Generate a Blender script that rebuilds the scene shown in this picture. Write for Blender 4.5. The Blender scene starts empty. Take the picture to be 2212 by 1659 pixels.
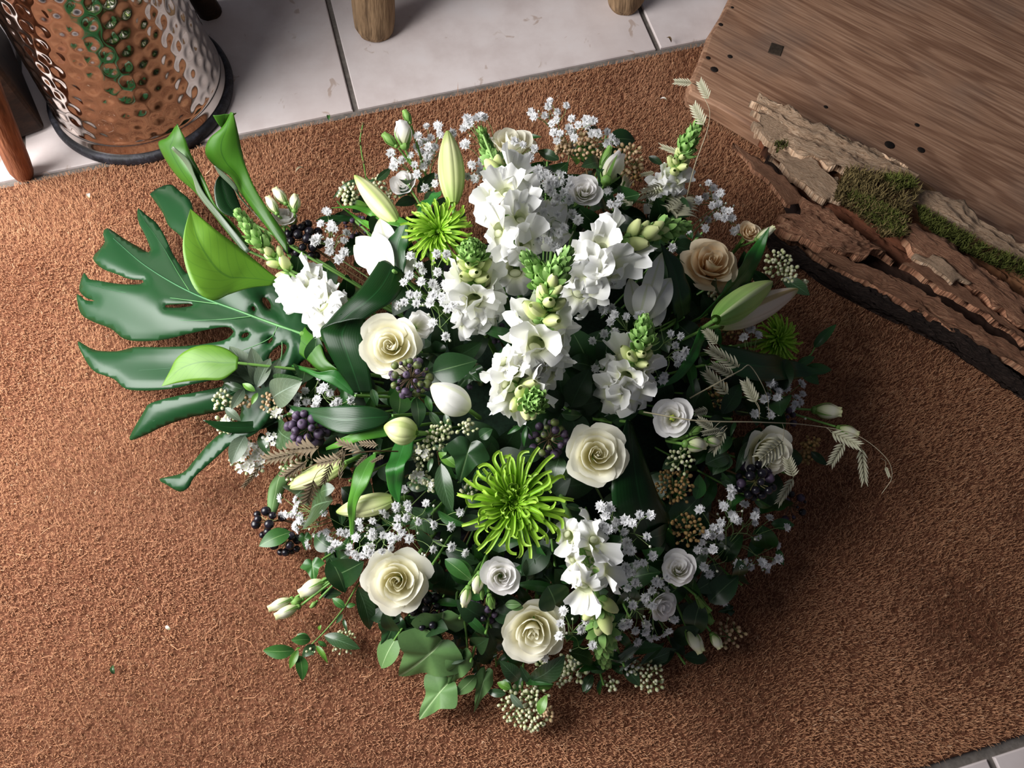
import bpy, math, random
import numpy as np
from mathutils import Vector, Matrix, geometry, noise as mnoise

# ------------------------------------------------------------------ camera, world, light, exposure
SC = bpy.context.scene
COL = SC.collection
W_PX, H_PX, F_PX = 2212, 1659, 1780.0
CX, CY = 1106.0, 829.5
PITCH, ROLL, CAM_H = math.radians(67), math.radians(2), 1.05
_R0, _U0 = Vector((1, 0, 0)), Vector((0, math.sin(PITCH), math.cos(PITCH)))
FW = Vector((0, math.cos(PITCH), -math.sin(PITCH)))
RT = _R0 * math.cos(ROLL) + _U0 * math.sin(ROLL)
UP = -_R0 * math.sin(ROLL) + _U0 * math.cos(ROLL)
CAM = Vector((0, 0, CAM_H))
cd = bpy.data.cameras.new('camera')
cam = bpy.data.objects.new('camera', cd)
COL.objects.link(cam)
cd.sensor_width = 36.0
cd.lens = F_PX / W_PX * 36.0
cd.clip_start = 0.02
m = Matrix((RT, UP, -FW)).transposed().to_4x4()
m.translation = CAM
cam.matrix_world = m
SC.camera = cam

world = bpy.data.worlds.new('room_ambient')
SC.world = world
world.use_nodes = True
world.node_tree.nodes['Background'].inputs[0].default_value = (0.86, 0.9, 1.06, 1)
world.node_tree.nodes['Background'].inputs[1].default_value = 0.1

def area_light(name, loc, target, sx, sy, power, col):
    ld = bpy.data.lights.new(name, 'AREA')
    ld.shape = 'RECTANGLE'
    ld.size, ld.size_y = sx, sy
    ld.energy = power
    ld.color = col
    o = bpy.data.objects.new(name, ld)
    COL.objects.link(o)
    o.location = loc
    o.rotation_euler = (Vector(target) - Vector(loc)).to_track_quat('-Z', 'Y').to_euler()
    return o
# daylight from the glazed door on the left of the hallway
area_light('door_daylight', (-1.1, 0.42, 0.86), (0.1, 0.47, 0.1), 0.95, 1.1, 50.0, (1.0, 0.985, 0.97))

SC.view_settings.view_transform = 'Standard'
SC.view_settings.look = 'None'
SC.view_settings.exposure = 0.0
SC.view_settings.gamma = 1.0
SC.view_settings.use_curve_mapping = False

# ------------------------------------------------------------------ helpers
rng = random.Random(7)
nr = np.random.default_rng(7)
PI = math.pi
CROP = {'Z': (0, 0, 1), 'A': (0, 0, 2.962), 'B': (140, 230, 3.687), 'C': (700, 200, 4.424), 'D': (1100, 180, 4.424), 'E': (1450, 0, 2.903), 'F': (1400, 450, 3.687),
        'G': (950, 450, 4.022), 'H': (560, 450, 4.424), 'I': (150, 680, 3.687), 'J': (600, 750, 4.424), 'K': (950, 850, 4.424), 'L': (1350, 780, 3.687), 'M': (520, 1050, 4.424),
        'N': (950, 1150, 5.53), 'O': (1150, 1050, 3.687), 'Q': (800, 1250, 4.022), 'S': (520, 1230, 5.821)}

def px(c, s):
    """photo pixels from a list of numbers measured in an enlarged cut-out of it"""
    x0, y0, k = CROP[c]
    v = [float(t) for t in s.replace(',', ' ').split()]
    return [(x0 + v[i] / k, y0 + v[i + 1] / k) for i in range(0, len(v) - 1, 2)]

def ray(x, y):
    return (RT * (x - CX) - UP * (y - CY) + FW * F_PX).normalized()

def P(x, y, z=0.0):
    d = ray(x, y)
    return CAM + d * ((z - CAM_H) / d.z)

DOME_C = Vector((0.035, 0.425, 0.02))
DOME_R = Vector((0.335, 0.355, 0.20))

def zdome(x, y):
    d = ray(x, y)
    o = CAM - DOME_C
    a, b, c = 0.0, 0.0, -1.0
    for i in range(3):
        a += (d[i] / DOME_R[i]) ** 2
        b += o[i] * d[i] / DOME_R[i] ** 2
        c += (o[i] / DOME_R[i]) ** 2
    q = b * b - a * c
    t = (-b - math.sqrt(q)) / a if q > 0 else -b / a
    return max(0.03, (CAM + d * t).z)

def Q(x, y, dz=0.0):
    return P(x, y, max(0.012, zdome(x, y) + dz))

def face(x, y, dx=0.0, dy=0.0):
    """a direction that looks from a spot back to the camera, tilted right by dx and up the picture by dy"""
    return (-ray(x, y) + RT * dx + UP * dy).normalized()

def frame(loc, z, y=None, s=1.0):
    z = Vector(z).normalized()
    y = Vector(y) if y is not None else UP
    y = y - z * y.dot(z)
    if y.length < 1e-4:
        y = RT - z * RT.dot(z)
    y.normalize()
    x = y.cross(z)
    mm = Matrix((x, y, z)).transposed()
    if isinstance(s, (int, float)):
        s = (s, s, s)
    mm = (mm @ Matrix.Diagonal(s)).to_4x4()
    mm.translation = loc
    return mm

def lin(c):
    if isinstance(c, str):
        c = tuple(int(c[i:i + 2], 16) / 255 for i in (0, 2, 4))
    return tuple((v / 12.92 if v <= 0.04045 else ((v + 0.055) / 1.055) ** 2.4) for v in c) + (1.0,)

def grid_faces(nu, nv, off=0):
    i = np.arange(nu - 1)
    j = np.arange(nv - 1)
    I, J = np.meshgrid(i, j)
    a = (J * nu + I).ravel() + off
    return np.stack([a, a + 1, a + nu + 1, a + nu], 1)

class MB:
    """collects surfaces, then links them as one mesh"""
    def __init__(self):
        self.V, self.F, self.T, self.n = [], [], [], 0
        self.FM = []
    def add(self, V, F, uv=None, mi=0):
        V = np.asarray(V, float).reshape(-1, 3)
        F = np.asarray(F)
        self.V.append(V)
        self.T.append(np.asarray(uv, float).reshape(-1, 2) if uv is not None else np.full((len(V), 2), 0.5))
        self.F.extend((F + self.n).tolist())
        self.FM.extend([mi] * len(F))
        self.n += len(V)
        return self
    def grid(self, pts, mi=0, uv=None):
        nv, nu = pts.shape[:2]
        if uv is None:
            U, T = np.meshgrid(np.linspace(0, 1, nu), np.linspace(0, 1, nv))
            uv = np.stack([U, T], -1)
        return self.add(pts, grid_faces(nu, nv), uv, mi)
    def tube(self, pts, rad, n=6, mi=0, cap=True):
        pts = np.asarray([tuple(p) for p in pts], float)
        k = len(pts)
        rad = np.full(k, rad) if np.isscalar(rad) else np.interp(np.linspace(0, 1, k), np.linspace(0, 1, len(rad)), rad)
        t = np.gradient(pts, axis=0)
        t /= np.linalg.norm(t, axis=1)[:, None] + 1e-9
        ref = np.array([0.31, 0.52, 0.79]) if abs(t[0] @ np.array([0.31, 0.52, 0.79])) < 0.9 else np.array([0.9, -0.4, 0.1])
        a = np.cross(t, ref)
        a /= np.linalg.norm(a, axis=1)[:, None] + 1e-9
        b = np.cross(t, a)
        an = np.linspace(0, 2 * PI, n + 1)
        ring = pts[:, None] + rad[:, None, None] * (a[:, None] * np.cos(an)[None, :, None] + b[:, None] * np.sin(an)[None, :, None])
        self.grid(ring, mi)
        if cap:
            o = self.n
            self.add(np.vstack([ring[-1][:n], pts[-1:] + t[-1:] * rad[-1] * 0.6]), [[i, (i + 1) % n, n] for i in range(n)], None, mi)
        return self
    def ball(self, c, r, nu=10, nv=7, mi=0, axis=None):
        r = (r, r, r) if np.isscalar(r) else r
        th = np.linspace(0, 2 * PI, nu + 1)
        ph = np.linspace(0.02, PI - 0.02, nv)
        T, H_ = np.meshgrid(th, ph)
        p = np.stack([r[0] * np.sin(H_) * np.cos(T), r[1] * np.sin(H_) * np.sin(T), -r[2] * np.cos(H_)], -1)
        if axis is not None:
            p = xf(frame((0, 0, 0), axis), p)
        self.grid(p + np.asarray(tuple(c)), mi)
        return self
    def mesh(self, name, mats, smooth=True):
        me = bpy.data.meshes.new(name)
        V = np.vstack(self.V)
        me.from_pydata(V.tolist(), [], self.F)
        T = np.vstack(self.T)
        li = np.empty(len(me.loops), np.int32)
        me.loops.foreach_get('vertex_index', li)
        ul = me.uv_layers.new(name='UVMap')
        ul.data.foreach_set('uv', T[li].ravel())
        for mt in (mats if isinstance(mats, (list, tuple)) else [mats]):
            me.materials.append(mt)
        me.polygons.foreach_set('material_index', self.FM)
        if smooth:
            me.polygons.foreach_set('use_smooth', [True] * len(me.polygons))
        me.update()
        return me
    def build(self, name, mats, parent=None, smooth=True, thick=0.0):
        if parent is not None:
            off = np.asarray(tuple(parent_origin(parent)))
            self.V = [v - off for v in self.V]
        o = bpy.data.objects.new(name, self.mesh(name, mats, smooth))
        COL.objects.link(o)
        if parent is not None:
            o.parent = parent
        if thick:
            md = o.modifiers.new('thickness', 'SOLIDIFY')
            md.thickness = thick
            md.offset = 0
        return o

def parent_origin(p):
    v = Vector((0, 0, 0))
    while p is not None:
        v += p.location
        p = p.parent
    return v

def xf(mat, pts):
    a = np.array(mat)
    pts = np.asarray(pts, float)
    return pts @ a[:3, :3].T + a[:3, 3]

def thing(name, label, cat, loc=(0, 0, 0), group=None):
    o = bpy.data.objects.new(name, None)
    COL.objects.link(o)
    o.location = loc
    o.empty_display_size = 0.02
    tag(o, label, cat, group)
    return o

def tag(o, label, cat, group=None, kind=None):
    o['label'] = label
    o['category'] = cat
    if group:
        o['group'] = group
    if kind:
        o['kind'] = kind
    return o

def inst(me, name, parent, mat):
    o = bpy.data.objects.new(name, me)
    COL.objects.link(o)
    o.parent = parent
    mm = mat.copy()
    mm.translation = mat.translation - parent_origin(parent)
    o.matrix_basis = mm
    return o

def spline(pts, n):
    """smooth polyline through points"""
    p = np.asarray([tuple(q) for q in pts], float)
    if len(p) == 2:
        return p[0] + (p[1] - p[0]) * np.linspace(0, 1, n)[:, None]
    d = np.r_[0, np.cumsum(np.linalg.norm(np.diff(p, axis=0), axis=1) + 1e-9)]
    t = np.linspace(0, d[-1], n)
    m_ = np.empty_like(p)
    m_[1:-1] = (p[2:] - p[:-2]) / (d[2:] - d[:-2])[:, None]
    m_[0] = (p[1] - p[0]) / (d[1] - d[0])
    m_[-1] = (p[-1] - p[-2]) / (d[-1] - d[-2])
    k = np.clip(np.searchsorted(d, t, side='right') - 1, 0, len(p) - 2)
    h = d[k + 1] - d[k]
    s = ((t - d[k]) / h)[:, None]
    h = h[:, None]
    return (2 * s ** 3 - 3 * s ** 2 + 1) * p[k] + (s ** 3 - 2 * s ** 2 + s) * h * m_[k] + (-2 * s ** 3 + 3 * s ** 2) * p[k + 1] + (s ** 3 - s ** 2) * h * m_[k + 1]

def sstep(a, b, x):
    t = np.clip((x - a) / (b - a), 0, 1)
    return t * t * (3 - 2 * t)

def vnoise(x, y, seed=0):
    """smooth value noise on arrays"""
    xi, yi = np.floor(x).astype(int), np.floor(y).astype(int)
    fx, fy = x - xi, y - yi
    fx, fy = fx * fx * (3 - 2 * fx), fy * fy * (3 - 2 * fy)
    def h(a, b):
        n = (a * 374761393 + b * 668265263 + seed * 974634777) & 0xFFFFFFFF
        n = ((n ^ (n >> 13)) * 1274126177) & 0xFFFFFFFF
        return ((n ^ (n >> 16)) & 0xFFFF) / 65535.0
    return (h(xi, yi) * (1 - fx) + h(xi + 1, yi) * fx) * (1 - fy) + (h(xi, yi + 1) * (1 - fx) + h(xi + 1, yi + 1) * fx) * fy

# ------------------------------------------------------------------ materials
def new_mat(name):
    mt = bpy.data.materials.new(name)
    mt.use_nodes = True
    nt = mt.node_tree
    return mt, nt, nt.nodes['Principled BSDF'], nt.nodes['Material Output']

def nd(nt, kind, **kw):
    n = nt.nodes.new(kind)
    for k, v in kw.items():
        if k.startswith('_'):
            setattr(n, k[1:], v)
        else:
            n.inputs[k.replace('__', ' ')].default_value = v
    return n

def ramp(nt, fac, stops, interp='LINEAR'):
    r = nt.nodes.new('ShaderNodeValToRGB')
    r.color_ramp.interpolation = interp
    e = r.color_ramp.elements
    while len(e) < len(stops):
        e.new(0.5)
    for el, (p, c) in zip(e, stops):
        el.position = p
        el.color = lin(c)
    nt.links.new(fac, r.inputs[0])
    return r.outputs[0]

def mixc(nt, fac, a, b, mode='MIX'):
    n = nt.nodes.new('ShaderNodeMix')
    n.data_type = 'RGBA'
    n.blend_type = mode
    for sock, v in ((n.inputs[0], fac), (n.inputs[6], a), (n.inputs[7], b)):
        if hasattr(v, 'is_linked') or hasattr(v, 'links'):
            nt.links.new(v, sock)
        else:
            sock.default_value = v
    return n.outputs[2]

def mth(nt, op, a, b=0.0, c=None):
    n = nt.nodes.new('ShaderNodeMath')
    n.operation = op
    for i, v in enumerate((a, b) if c is None else (a, b, c)):
        if isinstance(v, (int, float)):
            n.inputs[i].default_value = v
        else:
            nt.links.new(v, n.inputs[i])
    return n.outputs[0]

def organic(name, stops, rough=0.5, spec=0.4, trans=0.0, vary=0.25, scale=40.0, vein=None, sidevein=0.0, across=None, bump=0.0, coat=0.0, ridge=0.0):
    """petal or leaf: pigment runs along the piece (UV y), a vein along the middle (UV x)"""
    mt, nt, bs, out = new_mat(name)
    L = nt.links
    uvn = nt.nodes.new('ShaderNodeUVMap')
    sep = nt.nodes.new('ShaderNodeSeparateXYZ')
    L.new(uvn.outputs[0], sep.inputs[0])
    col = ramp(nt, sep.outputs[1], stops)
    d = mth(nt, 'ABSOLUTE', mth(nt, 'SUBTRACT', sep.outputs[0], 0.5))
    if across:
        col = mixc(nt, mth(nt, 'MULTIPLY', sstep_node(nt, d, across[1], across[2]), across[3] if len(across) > 3 else 1.0), col, lin(across[0]))
    if sidevein:
        s = mth(nt, 'SINE', mth(nt, 'MULTIPLY', mth(nt, 'SUBTRACT', sep.outputs[1], mth(nt, 'MULTIPLY', d, 0.55)), 62.0))
        col = mixc(nt, mth(nt, 'MULTIPLY', sstep_node(nt, s, 0.86, 1.0), sidevein), col, lin(vein[0]))
    if vein:
        col = mixc(nt, mth(nt, 'MULTIPLY', sstep_node(nt, d, vein[1] * 2, vein[1]), vein[2]), col, lin(vein[0]))
    tc = nt.nodes.new('ShaderNodeTexCoord')
    nz = nd(nt, 'ShaderNodeTexNoise', Scale=scale, Detail=3.0)
    L.new(tc.outputs['Object'], nz.inputs['Vector'])
    oi = nt.nodes.new('ShaderNodeObjectInfo')
    v = mth(nt, 'ADD', mth(nt, 'MULTIPLY', mth(nt, 'SUBTRACT', nz.outputs[0], 0.5), vary * 1.6), mth(nt, 'MULTIPLY', mth(nt, 'SUBTRACT', oi.outputs['Random'], 0.5), vary))
    hs = nt.nodes.new('ShaderNodeHueSaturation')
    L.new(mth(nt, 'ADD', v, 1.0), hs.inputs['Value'])
    L.new(col, hs.inputs['Color'])
    col = hs.outputs[0]
    L.new(col, bs.inputs['Base Color'])
    bs.inputs['Roughness'].default_value = rough
    bs.inputs['Specular IOR Level'].default_value = spec
    bs.inputs['Coat Weight'].default_value = coat
    bs.inputs['Coat Roughness'].default_value = 0.18
    if bump or ridge:
        bp = nd(nt, 'ShaderNodeBump', Strength=bump or ridge, Distance=0.002)
        if ridge:
            L.new(mth(nt, 'SINE', mth(nt, 'MULTIPLY', sep.outputs[0], 110.0)), bp.inputs['Height'])
        else:
            L.new(nz.outputs[0], bp.inputs['Height'])
        L.new(bp.outputs[0], bs.inputs['Normal'])
    if trans:
        tr = nt.nodes.new('ShaderNodeBsdfTranslucent')
        L.new(col, tr.inputs['Color'])
        mx = nt.nodes.new('ShaderNodeMixShader')
        mx.inputs[0].default_value = trans
        L.new(bs.outputs[0], mx.inputs[1])
        L.new(tr.outputs[0], mx.inputs[2])
        L.new(mx.outputs[0], out.inputs[0])
    return mt

def sstep_node(nt, x, a, b):
    n = nt.nodes.new('ShaderNodeMapRange')
    n.interpolation_type = 'SMOOTHSTEP'
    nt.links.new(x, n.inputs[0])
    n.inputs[1].default_value = a
    n.inputs[2].default_value = b
    return n.outputs[0]

def woody(name, c1, c2, c3, along=(1, 14, 14), scale=6.0, rough=0.75, bump=0.4, dist=0.004, uvspace=False, spec=0.25):
    """wood grain: noise drawn out along one axis"""
    mt, nt, bs, out = new_mat(name)
    L = nt.links
    tc = nt.nodes.new('ShaderNodeTexCoord')
    mp = nt.nodes.new('ShaderNodeMapping')
    L.new(tc.outputs['UV' if uvspace else 'Object'], mp.inputs[0])
    mp.inputs['Scale'].default_value = along
    big = nd(nt, 'ShaderNodeTexNoise', Scale=scale, Detail=5.0, Distortion=0.6)
    L.new(mp.outputs[0], big.inputs['Vector'])
    fine = nd(nt, 'ShaderNodeTexNoise', Scale=scale * 5, Detail=4.0)
    L.new(mp.outputs[0], fine.inputs['Vector'])
    f = mth(nt, 'ADD', mth(nt, 'MULTIPLY', big.outputs[0], 0.6), mth(nt, 'MULTIPLY', fine.outputs[0], 0.4))
    col = ramp(nt, f, [(0.36, c1), (0.5, c2), (0.64, c3)])
    L.new(col, bs.inputs['Base Color'])
    bs.inputs['Roughness'].default_value = rough
    bs.inputs['Specular IOR Level'].default_value = spec
    bp = nd(nt, 'ShaderNodeBump', Strength=bump, Distance=dist)
    L.new(f, bp.inputs['Height'])
    L.new(bp.outputs[0], bs.inputs['Normal'])
    return mt
# ------------------------------------------------------------------ the floor: tiles in grey grout
def tile_material():
    mt, nt, bs, out = new_mat('ceramic tile')
    L = nt.links
    tc = nt.nodes.new('ShaderNodeTexCoord')
    a = nd(nt, 'ShaderNodeTexNoise', Scale=9.0, Detail=5.0, Roughness=0.6)
    b = nd(nt, 'ShaderNodeTexNoise', Scale=3.2, Detail=2.0)
    c = nd(nt, 'ShaderNodeTexNoise', Scale=26.0, Detail=6.0, Distortion=1.0)
    for n in (a, b, c):
        L.new(tc.outputs['Object'], n.inputs['Vector'])
    col = ramp(nt, a.outputs[0], [(0.3, 'c9bbb8'), (0.55, 'dbd0ce'), (0.75, 'e0d8d8')])
    col = mixc(nt, sstep_node(nt, b.outputs[0], 0.5, 0.75), col, lin('cbbcb8'))
    col = mixc(nt, mth(nt, 'MULTIPLY', sstep_node(nt, c.outputs[0], 0.66, 0.72), 0.55), col, lin('a08470'))
    L.new(col, bs.inputs['Base Color'])
    bs.inputs['Roughness'].default_value = 0.42
    bs.inputs['Specular IOR Level'].default_value = 0.35
    bp = nd(nt, 'ShaderNodeBump', Strength=0.15, Distance=0.001)
    L.new(a.outputs[0], bp.inputs['Height'])
    L.new(bp.outputs[0], bs.inputs['Normal'])
    return mt

M_TILE = tile_material()
M_GROUT = woody('grout', '5e5853', '6f6862', '7d7670', (1, 1, 1), 60, 0.95, 0.3, 0.001)
A0, A1 = P(0, 395), P(1423, 107)
AU = (A1 - A0).normalized()
AN = Vector((-AU.y, AU.x, 0))
TO = P(769, 241)
TW = (P(1423, 106) - TO).dot(AU)

def local_box(x0, x1, y0, y1, z0, z1, bev):
    """a bevelled slab in its own coordinates"""
    V, Fq = [], []
    for z, i in ((z0, 0), (z1 - bev, 0), (z1, bev)):
        V += [(x0 + i, y0 + i, z), (x1 - i, y0 + i, z), (x1 - i, y1 - i, z), (x0 + i, y1 - i, z)]
    for k in (0, 4):
        Fq += [[k + i, k + (i + 1) % 4, k + 4 + (i + 1) % 4, k + 4 + i] for i in range(4)]
    Fq += [[8, 9, 10, 11], [3, 2, 1, 0]]
    return V, Fq

floor = bpy.data.objects.new('floor', MB().add(*local_box(-2.2, 2.2, -1.6, 3.0, -0.03, -0.005, 0.001)).mesh('floor', M_GROUT, False))
COL.objects.link(floor)
floor['kind'] = 'structure'
rot = Matrix.Rotation(math.atan2(AU.y, AU.x), 4, 'Z')
GAP = 0.009
tile_me = [MB().add(*local_box(GAP / 2, TW - GAP / 2, GAP / 2, TW - GAP / 2, -0.006, 0.0, 0.0015)).mesh('tile', M_TILE, False)]
corner = P(2136, 1629)
for i in range(-4, 5):
    for j in range(0, 4):
        o = inst(tile_me[0], 'tile', floor, Matrix.Translation(TO + AU * TW * i + AN * (TW * j)) @ rot)
for i in range(-4, 3):
    for j in (-1, -2):
        inst(tile_me[0], 'tile', floor, Matrix.Translation(corner + AU * (TW * i) + AN * (TW * j)) @ rot)

# ------------------------------------------------------------------ the coir doormat
def coir_material(name, stops, rough=0.9):
    mt, nt, bs, out = new_mat(name)
    L = nt.links
    uvn = nt.nodes.new('ShaderNodeUVMap')
    sep = nt.nodes.new('ShaderNodeSeparateXYZ')
    L.new(uvn.outputs[0], sep.inputs[0])
    col = ramp(nt, sep.outputs[0], stops)
    tc = nt.nodes.new('ShaderNodeTexCoord')
    nz = nd(nt, 'ShaderNodeTexNoise', Scale=5.0, Detail=3.0)
    L.new(tc.outputs['Object'], nz.inputs['Vector'])
    col = mixc(nt, mth(nt, 'MULTIPLY', sstep_node(nt, nz.outputs[0], 0.42, 0.68), 0.35), col, lin('a87a60'))
    L.new(col, bs.inputs['Base Color'])
    bs.inputs['Roughness'].default_value = rough
    bs.inputs['Specular IOR Level'].default_value = 0.12
    return mt

M_COIR = coir_material('coir fibre', [(0.0, '916246'), (0.45, 'b48160'), (0.85, 'c59672'), (1.0, 'dfbb9b')])
M_COIRBASE = woody('coir backing', '5a3623', '6d4430', '80553e', (1, 1, 1), 90, 0.95, 0.8, 0.004)
MAT_D = (TO - corner).dot(AN) - 0.016
mat_o = TO - AN * 0.008 - AN * MAT_D
mat_t = thing('doormat', 'brown coir fibre doormat spread under the whole flower arrangement', 'doormat', mat_o)
base = MB().add(*local_box(-1.5, 1.3, 0, MAT_D, -0.006, 0.0, 0.002))
bm_o = bpy.data.objects.new('backing', base.mesh('backing', M_COIRBASE, False))
COL.objects.link(bm_o)
bm_o.parent = mat_t
bm_o.matrix_basis = rot

def coir_pile(n, lmin, lmax, wid, z0, z1, seed, name, stray=False):
    g = np.random.default_rng(seed)
    p = np.stack([g.uniform(-1.05, 1.05, n), g.uniform(-0.3, 1.15, n)], 1)
    ru, rn = np.array(AU[:2]), np.array(AN[:2])
    o2 = np.array(mat_o[:2])
    d = (p - o2) @ rn
    l_ = (p - o2) @ ru
    ok = (d > 0.002) & (d < MAT_D - 0.002) & (l_ > -1.49) & (l_ < 1.29)
    # keep what lies in or near the view
    q = np.c_[p, np.zeros(n)] - np.array(CAM)
    dep = q @ np.array(FW)
    sx = F_PX * (q @ np.array(RT)) / dep + CX
    sy = CY - F_PX * (q @ np.array(UP)) / dep
    ok &= (sx > -420) & (sx < W_PX + 420) & (sy > -200) & (sy < H_PX + 260)
    p = p[ok]
    n = len(p)
    # tufts: tips lean together
    cell = 0.0048
    ci = np.floor(p / cell)
    hx = vnoise(ci[:, 0] * 3.7 + 0.5, ci[:, 1] * 2.9 + 0.5, 3)
    hy = vnoise(ci[:, 0] * 2.3 + 9.5, ci[:, 1] * 4.1 + 0.5, 5)
    cen = (ci + 0.2 + 0.6 * np.c_[hx, hy]) * cell
    ang = 1.0 + 1.6 * (vnoise(p[:, 0] * 7, p[:, 1] * 7, 1) - 0.5) * 2 + g.normal(0, 0.9, n)
    ln = g.uniform(lmin, lmax, n)
    dr = np.c_[np.cos(ang), np.sin(ang)]
    if stray:
        tip = p + dr * ln[:, None]
        bend = np.c_[-dr[:, 1], dr[:, 0]] * (g.normal(0, 0.25, n) * ln)[:, None]
    else:
        tip = p + dr * ln[:, None] * 0.8 + (cen - p) * 0.55
        bend = g.normal(0, 0.0007, (n, 2))
    mid = (p + tip) / 2 + bend
    zt = g.uniform(z0, z1, n)
    sd = np.c_[-dr[:, 1], dr[:, 0]] * (wid * g.uniform(0.6, 1.3, n))[:, None] * 0.5
    zb = 0.003 if stray else -0.002
    def lift(a, z):
        return np.c_[a, z]
    V = np.stack([lift(p - sd, np.full(n, zb)), lift(p + sd, np.full(n, zb)), lift(mid - sd, zt * 0.85 + 0.001), lift(mid + sd, zt * 0.85 + 0.001), lift(tip, zt)], 1)
    V -= np.array(mat_o)
    k = np.arange(n)[:, None] * 5
    tri = np.stack([k + [0, 1, 3], k + [0, 3, 2], k + [2, 3, 4]], 1).reshape(-1)
    me = bpy.data.meshes.new(name)
    me.vertices.add(n * 5)
    me.vertices.foreach_set('co', V.reshape(-1))
    me.loops.add(n * 9)
    me.loops.foreach_set('vertex_index', tri)
    me.polygons.add(n * 3)
    me.polygons.foreach_set('loop_start', np.arange(0, n * 9, 3))
    me.polygons.foreach_set('use_smooth', np.ones(n * 3, bool))
    me.update(calc_edges=True)
    uv = me.uv_layers.new(name='UVMap')
    tone = np.clip(g.normal(0.5, 0.17, n) + (hx - 0.5) * 0.3, 0, 1)
    uv.data.foreach_set('uv', np.repeat(np.c_[tone, np.full(n, 0.5)], 9, axis=0).ravel())
    me.materials.append(M_COIR)
    ob = bpy.data.objects.new(name, me)
    COL.objects.link(ob)
    ob.parent = mat_t
    ob['kind'] = 'stuff'
    return ob
coir_pile(690000, 0.0035, 0.0075, 0.00062, 0.002, 0.0062, 11, 'pile')
coir_pile(2600, 0.012, 0.03, 0.0006, 0.006, 0.010, 12, 'loose_fibre', True)

# ------------------------------------------------------------------ hammered metal bucket
def metal():
    mt, nt, bs, out = new_mat('polished hammered steel')
    L = nt.links
    tc = nt.nodes.new('ShaderNodeTexCoord')
    nz = nd(nt, 'ShaderNodeTexNoise', Scale=14.0, Detail=4.0)
    L.new(tc.outputs['Object'], nz.inputs['Vector'])
    L.new(ramp(nt, nz.outputs[0], [(0.3, 'b9b2ac'), (0.7, 'cfc9c4')]), bs.inputs['Base Color'])
    bs.inputs['Metallic'].default_value = 1.0
    bs.inputs['Roughness'].default_value = 0.1
    return mt
M_STEEL = metal()
M_BLACK = woody('black rubber', '17171b', '222228', '3a3a44', (1, 1, 1), 60, 0.55, 0.5, 0.002, spec=0.4)
bc = Vector((-0.612, 0.933, 0.0))
bucket = thing('bucket', 'hammered shiny metal bucket with a black base ring on the tiles', 'bucket', bc)
nu_, nv_ = 420, 210
BH = 0.46
T_, Z_ = np.meshgrid(np.linspace(0, 2 * PI, nu_), np.linspace(0.0, 1.0, nv_))
rb = 0.139 - 0.034 * Z_ - 0.004 * sstep(0.0, 0.05, Z_)
NX, NY = 34, 19
gx, gy = T_ / (2 * PI) * NX, Z_ * NY
best = np.full(gx.shape, 9.0)
sec = np.full(gx.shape, 9.0)
cyi = np.floor(gy).astype(int)
jit = np.random.default_rng(4)
JX, JY = jit.uniform(-0.17, 0.17, (NY + 4, NX)), jit.uniform(-0.17, 0.17, (NY + 4, NX))
for dj in (-1, 0, 1):
    row = cyi + dj
    off = np.where(row % 2 == 0, 0.0, 0.5)
    c0 = np.floor(gx - off).astype(int)
    for di in (-1, 0, 1):
        cc = c0 + di
        jx, jy = JX[np.clip(row, -1, NY + 1) + 1, cc % NX], JY[np.clip(row, -1, NY + 1) + 1, cc % NX]
        dist = np.hypot(gx - (cc + 0.5 + off + jx), gy - (row + 0.5 + jy))
        sec = np.where(dist < best, best, np.minimum(sec, dist))
        best = np.minimum(best, dist)
dent = (0.5 + 0.5 * np.cos(np.clip(best / 0.58, 0, 1) * PI)) * 0.3
fade = sstep(0.055, 0.085, Z_) * (1 - sstep(0.94, 0.97, Z_))
rr = rb - 0.0075 * dent * fade + 0.0016 * np.exp(-((Z_ - 0.055) / 0.006) ** 2)
pts = np.stack([rr * np.cos(T_), rr * np.sin(T_), 0.012 + BH * Z_], -1)
MB().grid(pts + np.array(bc)).build('body', M_STEEL, bucket)
prof = [(0.134, 0.016), (0.1405, 0.0185), (0.145, 0.014), (0.146, 0.006), (0.144, 0.0), (0.1, 0.0)]
an = np.linspace(0, 2 * PI, 97)
ringp = np.array([[(r * math.cos(a), r * math.sin(a), z) for a in an] for r, z in prof])
MB().grid(ringp + np.array(bc)).build('base_ring', M_BLACK, bucket)
prof = [(0.100, BH + 0.006), (0.103, BH + 0.014), (0.108, BH + 0.016), (0.109, BH + 0.008), (0.105, BH + 0.002)]
ringp = np.array([[(r * math.cos(a), r * math.sin(a), z) for a in an] for r, z in prof])
MB().grid(ringp + np.array(bc)).build('top_rim', M_STEEL, bucket)

# ------------------------------------------------------------------ furniture: log stool, wooden stand, leg behind the bucket
M_LOG = woody('weathered log wood', '5f4b38', '8d7357', 'a98c6c', (14, 14, 1.6), 5, 0.85, 0.6, 0.006)
M_BROWN = woody('brown bark wood', '5b3524', '855138', 'a2694a', (12, 12, 1.2), 5, 0.75, 0.6, 0.006)
M_DARK = woody('dark stained wood', '1d110b', '2c1b12', '3c271a', (2, 12, 12), 4, 0.6, 0.2, 0.002)

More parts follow.
